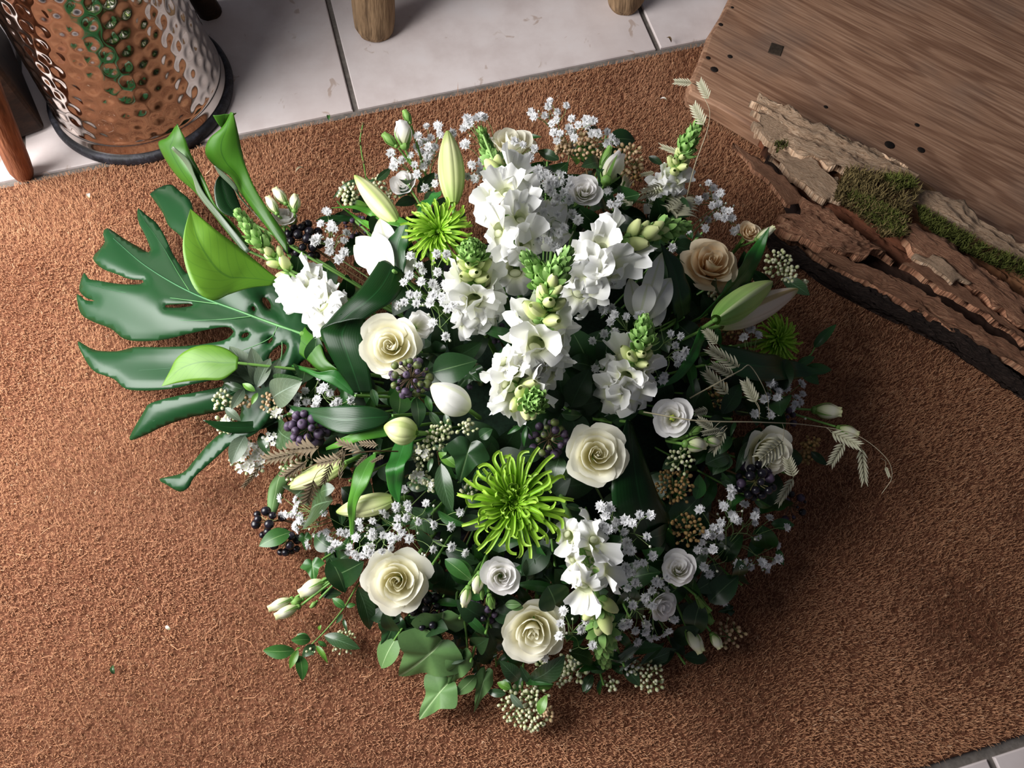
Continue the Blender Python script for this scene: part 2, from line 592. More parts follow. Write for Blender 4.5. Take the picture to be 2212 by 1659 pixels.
def log_leg(name, parent, a, b, r0, r1, mt, seed, n=26, rounded=True):
    a, b = Vector(a), Vector(b)
    ax = (b - a).normalized()
    s = np.linspace(0, 1, 40)
    th = np.linspace(0, 2 * PI, n + 1)
    S, T = np.meshgrid(s, th, indexing='ij')
    r = r0 + (r1 - r0) * S
    r = r * (1 + 0.09 * (vnoise(np.cos(T) * 2 + 5 + seed, np.sin(T) * 2 + 5 + S * 2.5, seed) - 0.5) * 2 + 0.05 * (vnoise(T * 3.5, S * 22, seed + 1) - 0.5) * (np.cos(T / 2) ** 2 < 0.999))
    r[:, -1] = r[:, 0]
    if rounded:
        r *= np.sqrt(np.clip(1 - np.clip(1 - S / 0.045, 0, 1) ** 2 * 0.35, 0, 1))
    p = np.stack([r * np.cos(T), r * np.sin(T), S * (b - a).length], -1)
    mm = frame(a, ax, (0, 1, 0))
    mb = MB().grid(p)
    mb.add(np.vstack([p[0][:n], [[0, 0, 0.0]]]), [[(i + 1) % n, i, n] for i in range(n)])
    mb.add(np.vstack([p[-1][:n], [[0, 0, (b - a).length]]]), [[i, (i + 1) % n, n] for i in range(n)])
    o = bpy.data.objects.new(name, mb.mesh(name, mt))
    COL.objects.link(o)
    o.parent = parent
    mm.translation = mm.translation - parent_origin(parent)
    o.matrix_basis = mm
    return o

sl = P(807, 92)
stool = thing('log_stool', 'rustic stool on pale peeled log legs standing on the tiles', 'stool', (-0.04, 1.28, 0))
log_leg('leg', stool, (sl.x, sl.y + 0.022, 0), (-0.215, 1.14, 0.4), 0.033, 0.036, M_LOG, 2)
s2 = P(1352, 32)
log_leg('leg', stool, (s2.x, s2.y + 0.022, 0), (0.125, 1.19, 0.4), 0.031, 0.034, M_LOG, 5)
log_leg('leg', stool, (-0.27, 1.52, 0), (-0.2, 1.43, 0.4), 0.033, 0.036, M_LOG, 8)
log_leg('leg', stool, (0.2, 1.55, 0), (0.13, 1.45, 0.4), 0.033, 0.036, M_LOG, 9)
prof = [(0.001, 0.40), (0.21, 0.40), (0.232, 0.412), (0.238, 0.43), (0.23, 0.45), (0.21, 0.458), (0.001, 0.46)]
an = np.linspace(0, 2 * PI, 49)
sp = np.array([[(-0.04 + r * math.cos(a) * 1.05, 1.31 + r * math.sin(a) * 0.95, z) for a in an] for r, z in prof])
MB().grid(sp).build('seat', M_LOG, stool)

ls = P(52, 380)
stand = thing('wooden_stand', 'dark wooden stand with a brown stick leg beside the metal bucket', 'stand', (ls.x, ls.y, 0))
la_ = Vector((ls.x, ls.y, 0.002))
log_leg('leg', stand, la_, la_ + (P(-62, 120, 0.26) - la_) * 1.9, 0.017, 0.023, M_BROWN, 12, 18)
l2 = P(10, 330)
lb_ = Vector((l2.x - 0.01, l2.y + 0.02, 0.0))
log_leg('leg', stand, lb_, lb_ + (P(-110, 130, 0.25) - lb_) * 1.95, 0.012, 0.014, M_BROWN, 15, 14)
pa, pb = P(-190, 395), P(103, 283)
pu = (pb - pa).normalized()
pn = Vector((-pu.y, pu.x, 0))
mb = MB()
c4 = [pa, pb, pb + pn * 0.22, pa + pn * 0.22]
V = [tuple(c + Vector((0, 0, z))) for z in (0.004, 0.5) for c in c4]
mb.add(V, [[0, 1, 5, 4], [1, 2, 6, 5], [2, 3, 7, 6], [3, 0, 4, 7], [4, 5, 6, 7], [3, 2, 1, 0]])
so = mb.build('side_panel', M_DARK, stand, False)
md = so.modifiers.new('edge', 'BEVEL')
md.width = 0.006
md.segments = 2
b5 = P(451, 36)
back = thing('furniture_leg', 'dark wooden furniture leg standing on the tiles behind the bucket', 'furniture leg', (b5.x, b5.y, 0))
bq_ = Vector((b5.x, b5.y + 0.01, 0))
log_leg('shaft', back, bq_, bq_ + (P(392, -70, 0.1) - bq_) * 4.2, 0.02, 0.022, M_DARK, 21, 16, False)

# ------------------------------------------------------------------ thick wooden board on the floor
def board_material():
    mt, nt, bs, out = new_mat('old board')
    L = nt.links
    tc = nt.nodes.new('ShaderNodeTexCoord')
    mp = nt.nodes.new('ShaderNodeMapping')
    mp.inputs['Scale'].default_value = (0.55, 4.2, 4.2)
    L.new(tc.outputs['Object'], mp.inputs[0])
    warp = nd(nt, 'ShaderNodeTexNoise', Scale=2.6, Detail=3.0, Distortion=0.4)
    L.new(mp.outputs[0], warp.inputs['Vector'])
    rings = mth(nt, 'SINE', mth(nt, 'MULTIPLY', warp.outputs[0], 60.0))
    mp2 = nt.nodes.new('ShaderNodeMapping')
    mp2.inputs['Scale'].default_value = (3, 60, 60)
    L.new(tc.outputs['Object'], mp2.inputs[0])
    fib = nd(nt, 'ShaderNodeTexNoise', Scale=4.0, Detail=5.0)
    L.new(mp2.outputs[0], fib.inputs['Vector'])
    blot = nd(nt, 'ShaderNodeTexNoise', Scale=6.0, Detail=4.0)
    L.new(tc.outputs['Object'], blot.inputs['Vector'])
    col = ramp(nt, fib.outputs[0], [(0.25, '765745'), (0.5, 'a0795f'), (0.75, 'bc967b')])
    col = mixc(nt, mth(nt, 'MULTIPLY', sstep_node(nt, rings, 0.1, 1.0), 0.5), col, lin('68432f'))
    col = mixc(nt, mth(nt, 'MULTIPLY', sstep_node(nt, blot.outputs[0], 0.48, 0.75), 0.6), col, lin('756358'))
    L.new(col, bs.inputs['Base Color'])
    bs.inputs['Roughness'].default_value = 0.6
    bs.inputs['Specular IOR Level'].default_value = 0.3
    bp = nd(nt, 'ShaderNodeBump', Strength=0.3, Distance=0.002)
    L.new(fib.outputs[0], bp.inputs['Height'])
    L.new(bp.outputs[0], bs.inputs['Normal'])
    return mt
M_BOARD = board_material()
BT = 0.042
k0 = P(1478, 188, BT)
ku = (P(1663, 290, BT) - k0)
ku.z = 0
ku.normalize()
kv = (P(1562, 0, BT) - P(1489, 150, BT))
kv.z = 0
kv.normalize()
board = thing('wooden_board', 'thick old brown wooden board lying behind the rotten log', 'board', (k0.x, k0.y, 0))
ba = math.atan2(ku.y, ku.x)
rotb = Matrix.Rotation(ba, 4, 'Z')
inv = rotb.inverted()
kvl = inv @ kv
# outline in the board's own axes: x along the grain, worn corner at the near end
out2 = [(0.012, -0.002), (0.0, 0.012), (0.0 + kvl.x * 0.02, 0.03)] + [(kvl.x * t + 0.003 * math.sin(t * 40), kvl.y * t) for t in np.linspace(0.06, 0.66, 12)]
out2 += [(1.15, 0.64), (1.15, 0.0)] + [(t, 0.002 * math.sin(t * 31)) for t in np.linspace(1.0, 0.06, 12)]
nb = len(out2)
V = []
for z, s in ((0.008, 0.0), (BT - 0.006, 0.0), (BT - 0.0015, 0.0025), (BT, 0.006)):
    cxm, cym = 0.55, 0.32
    V += [(x + (cxm - x) * s / 0.5, y + (cym - y) * s / 0.3, z) for x, y in out2]
Fq = []
for k in range(3):
    Fq += [[k * nb + (i + 1) % nb, k * nb + i, (k + 1) * nb + i, (k + 1) * nb + (i + 1) % nb] for i in range(nb)]
mb = MB()
mb.V.append(np.array(V)); mb.T.append(np.full((len(V), 2), 0.5)); mb.F = Fq + [list(range(3 * nb, 4 * nb))[::-1]]; mb.FM = [0] * len(mb.F); mb.n = len(V)
bo = bpy.data.objects.new('slab', mb.mesh('slab', M_BOARD, False))
COL.objects.link(bo)
bo.parent = board
bo.matrix_basis = rotb
def on_board(x, y, dz=0.0):
    return P(x, y, BT + dz)
pl = on_board(1676, 107)
mb = MB().add(*local_box(-0.0105, 0.0105, -0.0115, 0.0115, -0.006, 0.0012, 0.0008))
o = inst(mb.mesh('plug', woody('dark plug', '2a2119', '3a3027', '4a3d31', (1, 1, 1), 30), False), 'plug', board, Matrix.Translation(pl) @ Matrix.Rotation(ba + 0.25, 4, 'Z'))
M_HOLE = woody('nail hole rust', '120d0a', '1c1410', '2a1d16', (1, 1, 1), 50)
hole = MB().ball((0, 0, 0), (0.0035, 0.0042, 0.0009), 12, 7).mesh('nail', M_HOLE)
for x, y, s in ((1530, 125, 1), (1577, 122, 1.1), (1543, 150, 1.6), (1784, 231, 0.9), (1981, 270, 1.0), (1922, 313, 2.0), (1990, 324, 1.5), (1582, 16, 0.7), (1557, 53, 1.0)):
    inst(hole, 'nail', board, frame(on_board(x, y), (0, 0, 1), ku, s))

# ------------------------------------------------------------------ the rotten mossy log
def log_material():
    mt, nt, bs, out = new_mat('rotten wood')
    L = nt.links
    uvn = nt.nodes.new('ShaderNodeUVMap')
    sep = nt.nodes.new('ShaderNodeSeparateXYZ')
    L.new(uvn.outputs[0], sep.inputs[0])
    mp = nt.nodes.new('ShaderNodeMapping')
    mp.inputs['Scale'].default_value = (5, 16, 1)
    L.new(uvn.outputs[0], mp.inputs[0])
    a = nd(nt, 'ShaderNodeTexNoise', Scale=2.0, Detail=6.0, Roughness=0.65, Distortion=0.5)
    L.new(mp.outputs[0], a.inputs['Vector'])
    mp2 = nt.nodes.new('ShaderNodeMapping')
    mp2.inputs['Scale'].default_value = (60, 25, 1)
    L.new(uvn.outputs[0], mp2.inputs[0])
    s = nd(nt, 'ShaderNodeTexNoise', Scale=1.5, Detail=3.0)
    L.new(mp2.outputs[0], s.inputs['Vector'])
    t = mth(nt, 'ADD', sep.outputs[1], mth(nt, 'MULTIPLY', mth(nt, 'SUBTRACT', a.outputs[0], 0.5), 0.22))
    zone = ramp(nt, t, [(0.0, 'a5815f'), (0.2, 'b08a66'), (0.36, '9a6f4e'), (0.5, '7e5238'), (0.62, '8a5740'), (0.78, '6f4532'), (0.86, '3d2a22'), (1.0, '251a17')])
    grain = ramp(nt, a.outputs[0], [(0.3, '4a2d1e'), (0.5, 'ffffff'), (0.75, 'ffe8cf')])
    col = mixc(nt, 0.75, zone, grain, 'MULTIPLY')
    col = mixc(nt, mth(nt, 'MULTIPLY', sstep_node(nt, s.outputs[0], 0.62, 0.68), 0.6), col, lin('33211a'))
    L.new(col, bs.inputs['Base Color'])
    bs.inputs['Roughness'].default_value = 0.88
    bs.inputs['Specular IOR Level'].default_value = 0.2
    bp = nd(nt, 'ShaderNodeBump', Strength=0.7, Distance=0.005)
    L.new(a.outputs[0], bp.inputs['Height'])
    L.new(bp.outputs[0], bs.inputs['Normal'])
    return mt
M_ROT = log_material()
M_PALE = woody('pale rotten sapwood', '8f6d54', 'e0bb9a', 'f0d6ba', (3, 10, 1), 5, 0.85, 1.0, 0.01, True)
M_RED = woody('red rotten heartwood', '613f2d', 'b58063', 'daab88', (3, 10, 1), 5, 0.85, 1.0, 0.01, True)
M_BARK = woody('dark bark', '1d1513', '3b2e29', '6a5a52', (5, 12, 1), 6, 0.9, 1.0, 0.012, True)
lg = P(1840, 520)
log = thing('rotten_log', 'hollow rotten mossy log lying across the mat beside the board', 'log', (lg.x, lg.y, 0))

def px3(c, rows):
    """(x, y, z) measured in a cut-out -> points"""
    x0, y0, k = CROP[c]
    return [P(x0 + x / k, y0 + y / k, z) for x, y, z in rows]

def loft(La, Rb, nv=40, nu=9, bulge=0.0, crease=0.0, wave=0.0, wk=6, seed=0, power=1.0):
    """a curved sheet between two edge lines; bulge lifts the middle, crease folds it along the midrib"""
    Lp, Rp = spline(La, nv), spline(Rb, nv)
    u = np.linspace(0, 1, nu)
    p = Lp[:, None] * (1 - u)[None, :, None] + Rp[:, None] * u[None, :, None]
    t = np.gradient((Lp + Rp) / 2, axis=0)
    n = np.cross(Rp - Lp, t)
    ln = np.linalg.norm(n, axis=1)[:, None]
    n = n / (ln + 1e-12)
    flip = np.sign(np.sum(n * (np.array(CAM) - (Lp + Rp) / 2), axis=1))[:, None]
    n = n * np.where(flip == 0, 1, flip)
    wdt = np.linalg.norm(Rp - Lp, axis=1)
    prof = 4 * u * (1 - u) * bulge - crease * (1 - np.abs(2 * u - 1)) ** power
    p = p + n[:, None] * (prof[None, :, None] * wdt[:, None, None])
    if wave:
        v = np.linspace(0, 1, nv)
        p = p + n[:, None] * (wave * np.sin(v * wk * PI + seed)[:, None] * (np.abs(2 * u - 1) ** 2)[None, :] * np.sin(v * PI)[:, None])[:, :, None]
    return p

def rough_sheet(top, bot, name, mt, nv, nu, bulge, amp, seed, drop=0.025, ragged=0.003):
    """a ragged piece of wood: lofted face with ridges along it and sides that drop down"""
    p = loft(px3('E', top), px3('E', bot), nv, nu, bulge)
    S, T = np.meshgrid(np.linspace(0, 1, nv), np.linspace(0, 1, nu), indexing='ij')
    ln = np.linalg.norm(p[-1, nu // 2] - p[0, nu // 2])
    wd = np.linalg.norm(p[nv // 2, -1] - p[nv // 2, 0])
    sx, ty = S * ln, T * wd
    h = (vnoise(sx * 220, ty * 420, seed + 9) - 0.5) * amp * 0.35 + (vnoise(sx * 14, ty * 110, seed) - 0.5) * amp + (vnoise(sx * 60, ty * 190, seed + 1) - 0.5) * amp * 0.6 - amp * 1.6 * sstep(0.8, 0.92, vnoise(sx * 9 + 3, ty * 60 + 7, seed + 2))
    p[:, :, 2] += h
    along = (p[-1] - p[0])
    along /= np.linalg.norm(along, axis=1)[:, None]
    edge = (np.clip(1 - S / 0.1, 0, 1) + np.clip(1 - (1 - S) / 0.1, 0, 1))
    p += along[None] * ((vnoise(ty * 140, sx * 0, seed + 4) - 0.5) * ragged * 8 * edge)[:, :, None]
    side = (p[:, -1] - p[:, 0])
    side /= np.linalg.norm(side, axis=1)[:, None]
    p[:, 0] += side * ((vnoise(sx[:, 0] * 90, sx[:, 0] * 0, seed + 5) - 0.5) * ragged * 2.2)[:, None]
    p[:, -1] += side * ((vnoise(sx[:, 0] * 80, sx[:, 0] * 0 + 9, seed + 6) - 0.5) * ragged * 2.2)[:, None]
    # wrap the rim downwards so that the piece has a body
    q = np.concatenate([p[:1], p, p[-1:]], 0)
    q = np.concatenate([q[:, :1], q, q[:, -1:]], 1)
    q[0, :, 2] -= drop; q[-1, :, 2] -= drop
    q[1:-1, 0, 2] -= drop; q[1:-1, -1, 2] -= drop
    q[:, :, 2] = np.maximum(q[:, :, 2], 0.006)
    U = np.concatenate([[0], np.linspace(0, 1, nv), [1]])
    Tt = np.concatenate([[0], np.linspace(0, 1, nu), [1]])
    uv = np.stack(np.broadcast_arrays(U[:, None], Tt[None, :]), -1)
    return MB().grid(q, 0, uv).build(name, mt, log)

# main trunk, then the slabs and splinters that lie on it
rough_sheet([(600, 640, 0.05), (900, 790, 0.07), (1300, 985, 0.07), (1560, 1130, 0.07), (1900, 1350, 0.07), (2220, 1560, 0.07), (2500, 1745, 0.07)],
            [(640, 1010, 0.03), (760, 1260, 0.035), (960, 1530, 0.035), (1250, 1720, 0.035), (1700, 1980, 0.035), (2250, 2340, 0.035), (2550, 2540, 0.035)], 'trunk', M_ROT, 240, 90, 0.16, 0.009, 3, 0.03)
rough_sheet([(575, 605, 0.085), (760, 690, 0.1), (905, 765, 0.105), (945, 760, 0.105), (1150, 870, 0.105), (1400, 1000, 0.105), (1505, 1070, 0.1)],
            [(525, 790, 0.075), (690, 905, 0.085), (800, 960, 0.095), (1000, 1040, 0.1), (1200, 1110, 0.1), (1380, 1130, 0.1), (1490, 1120, 0.1)], 'wood_slab', M_PALE, 90, 26, 0.06, 0.011, 7, 0.014, 0.005)
rough_sheet([(525, 700, 0.09), (600, 720, 0.092), (700, 770, 0.094), (785, 820, 0.095)], [(545, 810, 0.085), (600, 860, 0.085), (680, 895, 0.085), (745, 885, 0.09)], 'wood_flake', M_PALE, 30, 14, 0.1, 0.006, 9, 0.012, 0.004)
rough_sheet([(1530, 1150, 0.09), (1700, 1215, 0.092), (1850, 1270, 0.09), (1990, 1400, 0.09), (2190, 1545, 0.088), (2400, 1690, 0.088)],
            [(1500, 1235, 0.095), (1650, 1330, 0.095), (1800, 1430, 0.094), (1950, 1500, 0.09), (2100, 1590, 0.088), (2350, 1760, 0.085)], 'wood_slab', M_PALE, 70, 20, 0.08, 0.01, 17, 0.013, 0.005)
rough_sheet([(640, 900, 0.07), (800, 970, 0.09), (1000, 1060, 0.1), (1080, 1120, 0.1)], [(660, 1000, 0.06), (760, 1090, 0.07), (900, 1200, 0.075), (1010, 1290, 0.075)], 'wood_slab', M_PALE, 50, 22, 0.1, 0.006, 23, 0.013, 0.004)
rough_sheet([(420, 905, 0.085), (560, 1010, 0.085), (720, 1120, 0.08), (860, 1260, 0.075)], [(430, 935, 0.082), (520, 1060, 0.078), (640, 1170, 0.07), (770, 1310, 0.06)], 'splinter', M_RED, 50, 8, 0.3, 0.004, 29, 0.008, 0.003)
rough_sheet([(870, 1270, 0.085), (1000, 1310, 0.09), (1150, 1420, 0.09), (1330, 1550, 0.085)], [(720, 1420, 0.07), (850, 1500, 0.075), (1050, 1590, 0.08), (1310, 1580, 0.083)], 'wood_slab', M_RED, 60, 22, 0.1, 0.013, 31, 0.014, 0.006)
rough_sheet([(730, 1440, 0.06), (950, 1540, 0.075), (1300, 1680, 0.08), (1700, 1900, 0.08), (2300, 2270, 0.075)], [(740, 1500, 0.045), (1000, 1650, 0.055), (1300, 1800, 0.06), (1700, 2020, 0.06), (2300, 2370, 0.05)], 'splinter', M_RED, 90, 14, 0.15, 0.012, 37, 0.014, 0.004)
rough_sheet([(1440, 1370, 0.1), (1600, 1450, 0.1), (1900, 1640, 0.1), (2250, 1900, 0.095), (2450, 2040, 0.09)], [(1430, 1440, 0.098), (1470, 1520, 0.098), (1750, 1700, 0.098), (2100, 1960, 0.09), (2350, 2140, 0.085)], 'wood_slab', M_RED, 80, 18, 0.2, 0.008, 41, 0.013, 0.005)
rough_sheet([(1600, 1590, 0.1), (1690, 1600, 0.105), (1760, 1660, 0.105), (1850, 1740, 0.1)], [(1560, 1640, 0.1), (1640, 1690, 0.104), (1700, 1730, 0.104), (1800, 1790, 0.1)], 'wood_flake', M_PALE, 26, 12, 0.05, 0.005, 43, 0.006, 0.004)
rough_sheet([(1480, 1600, 0.09), (1800, 1790, 0.092), (2200, 2060, 0.085), (2450, 2230, 0.08)], [(1500, 1680, 0.085), (1800, 1860, 0.085), (2200, 2130, 0.08), (2420, 2300, 0.075)], 'splinter', M_RED, 70, 12, 0.15, 0.009, 47, 0.012, 0.004)
rough_sheet([(690, 1480, 0.045), (900, 1640, 0.05), (1300, 1850, 0.05), (1750, 2080, 0.05), (2300, 2420, 0.045)], [(740, 1600, 0.012), (930, 1760, 0.012), (1300, 1960, 0.012), (1750, 2180, 0.012), (2300, 2560, 0.012)], 'bark', M_BARK, 160, 30, 0.1, 0.02, 53, 0.01, 0.006)

# moss: short upright shoots
M_MOSS = organic('moss', [(0.0, '2a2c12'), (0.6, '4f5526'), (1.0, '76793f')], 0.9, 0.1, 0.0, 0.5)
M_MOSSDRY = organic('dry moss', [(0.0, '4a3d26'), (1.0, '8d7c52')], 0.9, 0.1, 0.0, 0.4)
def moss(poly, n, name, mt, z0, seed, hmin=0.004, hmax=0.009):
    g = random.Random(seed)
    mb = MB()
    V, Fm, T = [], [], []
    pts = px('E', poly)
    xs, ys = [p[0] for p in pts], [p[1] for p in pts]
    def inside(x, y):
        c = False
        for i in range(len(pts)):
            (x1, y1), (x2, y2) = pts[i - 1], pts[i]
            if (y1 > y) != (y2 > y) and x < (x2 - x1) * (y - y1) / (y2 - y1) + x1:
                c = not c
        return c
    k = 0
    while k < n:
        x, y = g.uniform(min(xs), max(xs)), g.uniform(min(ys), max(ys))
        if not inside(x, y):
            continue
        if float(vnoise(np.array(x / 13.0), np.array(y / 13.0), seed)) < 0.36 + 0.1 * g.random() and g.random() < .9:
            continue
        k += 1
        p = P(x, y, z0 + g.uniform(-0.004, 0.004))
        a = g.uniform(0, 2 * PI)
        h = g.uniform(hmin, hmax)
        lean = g.uniform(0.3, 1.2) * h
        w = Vector((-math.sin(a), math.cos(a), 0)) * 0.0006
        m1 = p + Vector((math.cos(a) * lean * 0.4, math.sin(a) * lean * 0.4, h * 0.7))
        m2 = p + Vector((math.cos(a + 0.4) * lean, math.sin(a + 0.4) * lean, h))
        b = len(V)
        V += [tuple(p - w), tuple(p + w), tuple(m1 + w), tuple(m1 - w), tuple(m2)]
        Fm += [[b, b + 1, b + 2, b + 3], [b + 3, b + 2, b + 4, b + 4]]
        T += [(0.5, 0), (0.5, 0), (0.5, 0.6), (0.5, 0.6), (0.5, 1)]
    mb.V.append(np.array(V)); mb.T.append(np.array(T)); mb.F = [f if f[-1] != f[-2] else f[:3] for f in Fm]; mb.FM = [0] * len(Fm); mb.n = len(V)
    o = mb.build(name, mt, log)
    o['kind'] = 'stuff'
moss('1080 1060 1480 1110 1540 1210 1500 1330 1480 1470 1330 1500 1130 1330 1010 1260', 5200, 'moss', M_MOSSDRY, 0.1, 1, 0.004, 0.011)
moss('1330 1110 1500 1120 1520 1180 1380 1200', 900, 'moss', M_MOSS, 0.104, 2)
moss('1090 1200 1300 1280 1470 1380 1430 1500 1280 1420 1120 1300', 2400, 'moss', M_MOSS, 0.102, 5)
moss('1530 1290 1700 1390 1950 1540 2212 1640 2300 1760 2212 1760 1950 1640 1720 1530 1560 1400', 3600, 'moss', M_MOSS, 0.094, 3)
moss('640 900 760 860 790 880 650 970', 260, 'moss', M_MOSS, 0.088, 4, 0.003, 0.006)
# ------------------------------------------------------------------ plant materials
M_ROSE = organic('cream rose petal', [(0.0, 'f0e8ac'), (0.4, 'f6f1cf'), (0.75, 'f8f5e2'), (1.0, 'f9f7ea')], 0.55, 0.2, 0.4, 0.06, 60)
M_ROSEP = organic('peach rose petal', [(0.0, 'e2bb84'), (0.4, 'efd3a8'), (1.0, 'f3e3c6')], 0.55, 0.2, 0.4, 0.06, 60)
M_LIS = organic('white lisianthus petal', [(0.0, 'c3cf8d'), (0.25, 'e6e6cf'), (0.6, 'f4f2ee'), (1.0, 'f6f4f4')], 0.5, 0.2, 0.4, 0.05, 60)
M_LISB = organic('lisianthus bud petal', [(0.0, 'a3bd6b'), (0.3, 'dbe0b4'), (0.7, 'eeebd6'), (1.0, 'dfe0a8')], 0.5, 0.25, 0.2, 0.07, 60)
M_SNAP = organic('snapdragon petal', [(0.0, 'c6d39a'), (0.35, 'e9ecc9'), (0.6, 'f1f1ea'), (1.0, 'f3f3f3')], 0.5, 0.2, 0.28, 0.05, 70)
M_SNAPB = organic('snapdragon bud', [(0.0, '8fb35f'), (0.45, 'c4d385'), (1.0, 'dde3a4')], 0.5, 0.3, 0.12, 0.14, 60)
M_SNAPG = organic('snapdragon sepal', [(0.0, '5f8a42'), (0.6, '7da858'), (1.0, '94ba6a')], 0.55, 0.3, 0.12, 0.22, 60)
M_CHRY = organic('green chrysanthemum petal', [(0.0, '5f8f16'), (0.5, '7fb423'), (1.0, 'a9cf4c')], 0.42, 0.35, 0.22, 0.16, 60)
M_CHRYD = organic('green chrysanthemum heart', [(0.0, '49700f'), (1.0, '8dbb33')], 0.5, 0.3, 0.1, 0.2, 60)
M_LILB = organic('lily bud', [(0.0, '9fbb62'), (0.25, 'd3dc9c'), (0.75, 'e2e4b0'), (1.0, '9db55a')], 0.42, 0.35, 0.15, 0.06, 40, vein=('a3b565', 0.07, 0.65))
M_LILG = organic('green lily bud', [(0.0, '6c9a45'), (0.4, 'a8cc74'), (0.8, 'b3d07a'), (1.0, '5f8f3c')], 0.4, 0.4, 0.12, 0.08, 40, vein=('d4e3a8', 0.05, 0.8))
M_LILW = organic('white lily petal', [(0.0, 'd5dcae'), (0.3, 'eeeee6'), (0.85, 'f1f0ee'), (1.0, 'dfe0b8')], 0.5, 0.25, 0.25, 0.04, 40, vein=('d3dab2', 0.04, 0.6))
M_LILP = organic('pinkish lily bud', [(0.0, 'b3bd83'), (0.3, 'e5d8c2'), (0.8, 'ead9c8'), (1.0, 'b9bf72')], 0.45, 0.3, 0.15, 0.05, 40, vein=('b39a55', 0.06, 0.8))
M_GYP = organic('babys breath petal', [(0.0, 'dfe2d0'), (0.5, 'f6f6f6'), (1.0, 'fafafc')], 0.6, 0.1, 0.4, 0.05, 80)
M_GYPS = organic('fine green stem', [(0.0, '6e8a50'), (1.0, '8fa76b')], 0.6, 0.2, 0.0, 0.2)
M_GYPB = organic('babys breath bud', [(0.0, '9db37a'), (0.5, 'dbe0c4'), (1.0, 'eeeee4')], 0.6, 0.2, 0.1, 0.1)
M_STEM = organic('green stem', [(0.0, '4f7434'), (1.0, '6e9a4a')], 0.5, 0.3, 0.0, 0.2)
M_TWIG = organic('brown twig', [(0.0, '4d3a28'), (1.0, '6f5a3c')], 0.75, 0.2, 0.0, 0.3)
M_SEPAL = organic('green sepal', [(0.0, '5b8238'), (1.0, '83aa57')], 0.5, 0.3, 0.1, 0.2)
M_BERRYP = organic('dull purple berry', [(0.0, '2c2230'), (0.55, '43364a'), (0.86, '54465c'), (0.93, '241c28'), (1.0, '3a2e40')], 0.5, 0.35, 0.0, 0.3, 60)
M_BERRYB = organic('black berry', [(0.0, '100e14'), (0.8, '17151e'), (1.0, '2a2632')], 0.28, 0.5, 0.0, 0.3, 60)
M_BERRYG = organic('unripe berry', [(0.0, '4e5a34'), (0.6, '6d7a44'), (1.0, '3a3140')], 0.45, 0.35, 0.0, 0.3, 60)
M_UMB = organic('ivy umbel stalk', [(0.0, '6b6140'), (1.0, '5b3c40')], 0.6, 0.2, 0.0, 0.3)
M_UMBG = organic('pale umbel stalk', [(0.0, '8b8b58'), (1.0, '9d9468')], 0.6, 0.2, 0.0, 0.3)
M_VBUD = organic('cream viburnum bud', [(0.0, '8fa065'), (0.5, 'c3c898'), (1.0, 'e0dcc4')], 0.5, 0.3, 0.05, 0.2, 200)
M_VBUDP = organic('pinkish viburnum bud', [(0.0, '7d7648'), (0.5, 'bfa57c'), (1.0, 'd4b193')], 0.5, 0.3, 0.05, 0.25, 200)
M_VBUDB = organic('brown viburnum bud', [(0.0, '6b5a34'), (0.6, '98794a'), (1.0, 'ad8a5a')], 0.5, 0.3, 0.05, 0.3, 200)
M_VFLO = organic('viburnum flower', [(0.0, 'dfe0b8'), (0.4, 'f0efe6'), (1.0, 'f3f2ee')], 0.55, 0.2, 0.2, 0.05)
M_GRASSP = organic('pale grass spikelet', [(0.0, 'a8a68a'), (1.0, 'c9c6ae')], 0.7, 0.15, 0.15, 0.2)
M_GRASSB = organic('brown grass spikelet', [(0.0, '655a48'), (1.0, '82735e')], 0.7, 0.15, 0.15, 0.25)
M_STRAW = organic('straw stem', [(0.0, 'a59c80'), (1.0, 'b9ad93')], 0.7, 0.15, 0.0, 0.1)

def warmer(h):
    r, g, b = (int(h[i:i + 2], 16) for i in (0, 2, 4))
    return '%02x%02x%02x' % (min(255, int(r * 1.08)), g, int(b * .78))

def leafmat(name, dark, mid, vein='9fb884', rough=0.32, spec=0.45, vs=0.65, side=0.12, trans=0.1, coat=0.0, vary=0.25, ridge=0.0):
    dark, mid = warmer(dark), warmer(mid)
    return organic(name, [(0.0, dark), (0.5, mid), (1.0, mid)], rough, spec, trans, vary, 25, vein=(vein, 0.012, vs), sidevein=side, coat=coat, ridge=ridge)
M_MONST = leafmat('monstera leaf', '17402c', '173f29', '7fae6c', 0.33, 0.36, 0.0, 0.0, 0.05, 0.0, 0.14)
M_MVEIN = organic('monstera vein', [(0.0, '5c9452'), (0.5, '2f6a3b'), (1.0, '1f5330')], 0.4, 0.4)
M_LFLIGHT = leafmat('light green leaf', '4a7d2a', '5b8f35', '3c6a24', 0.4, 0.4, 0.55, 0.25, 0.22, 0.0, 0.12)
M_LFBACK = leafmat('mid green leaf', '2c5a1a', '376a22', '234d17', 0.36, 0.45, 0.6, 0.1, 0.18, 0.0, 0.12)
M_ASPI = leafmat('glossy dark aspidistra leaf', '0c2413', '103018', '1f4a26', 0.34, 0.2, 0.5, 0.0, 0.03, 0.0, 0.12, 0.035)
M_LILYL = leafmat('lily leaf', '1f5a2a', '276830', '3a7d3c', 0.33, 0.45, 0.5, 0.0, 0.12, 0.0, 0.2, 0.15)
M_LILYLL = leafmat('pale lily leaf', '3d7d33', '4c8d3c', '6aa653', 0.36, 0.45, 0.5, 0.0, 0.16, 0.0, 0.15, 0.15)
M_LILYD = leafmat('deep green leaf', '0f3319', '153d1f', '235a2a', 0.35, 0.45, 0.5, 0.0, 0.08, 0.0, 0.2, 0.12)
M_VIB = leafmat('viburnum leaf', '26402f', '31503a', '6f8e6c', 0.3, 0.5, 0.6, 0.25, 0.06, 0.1)
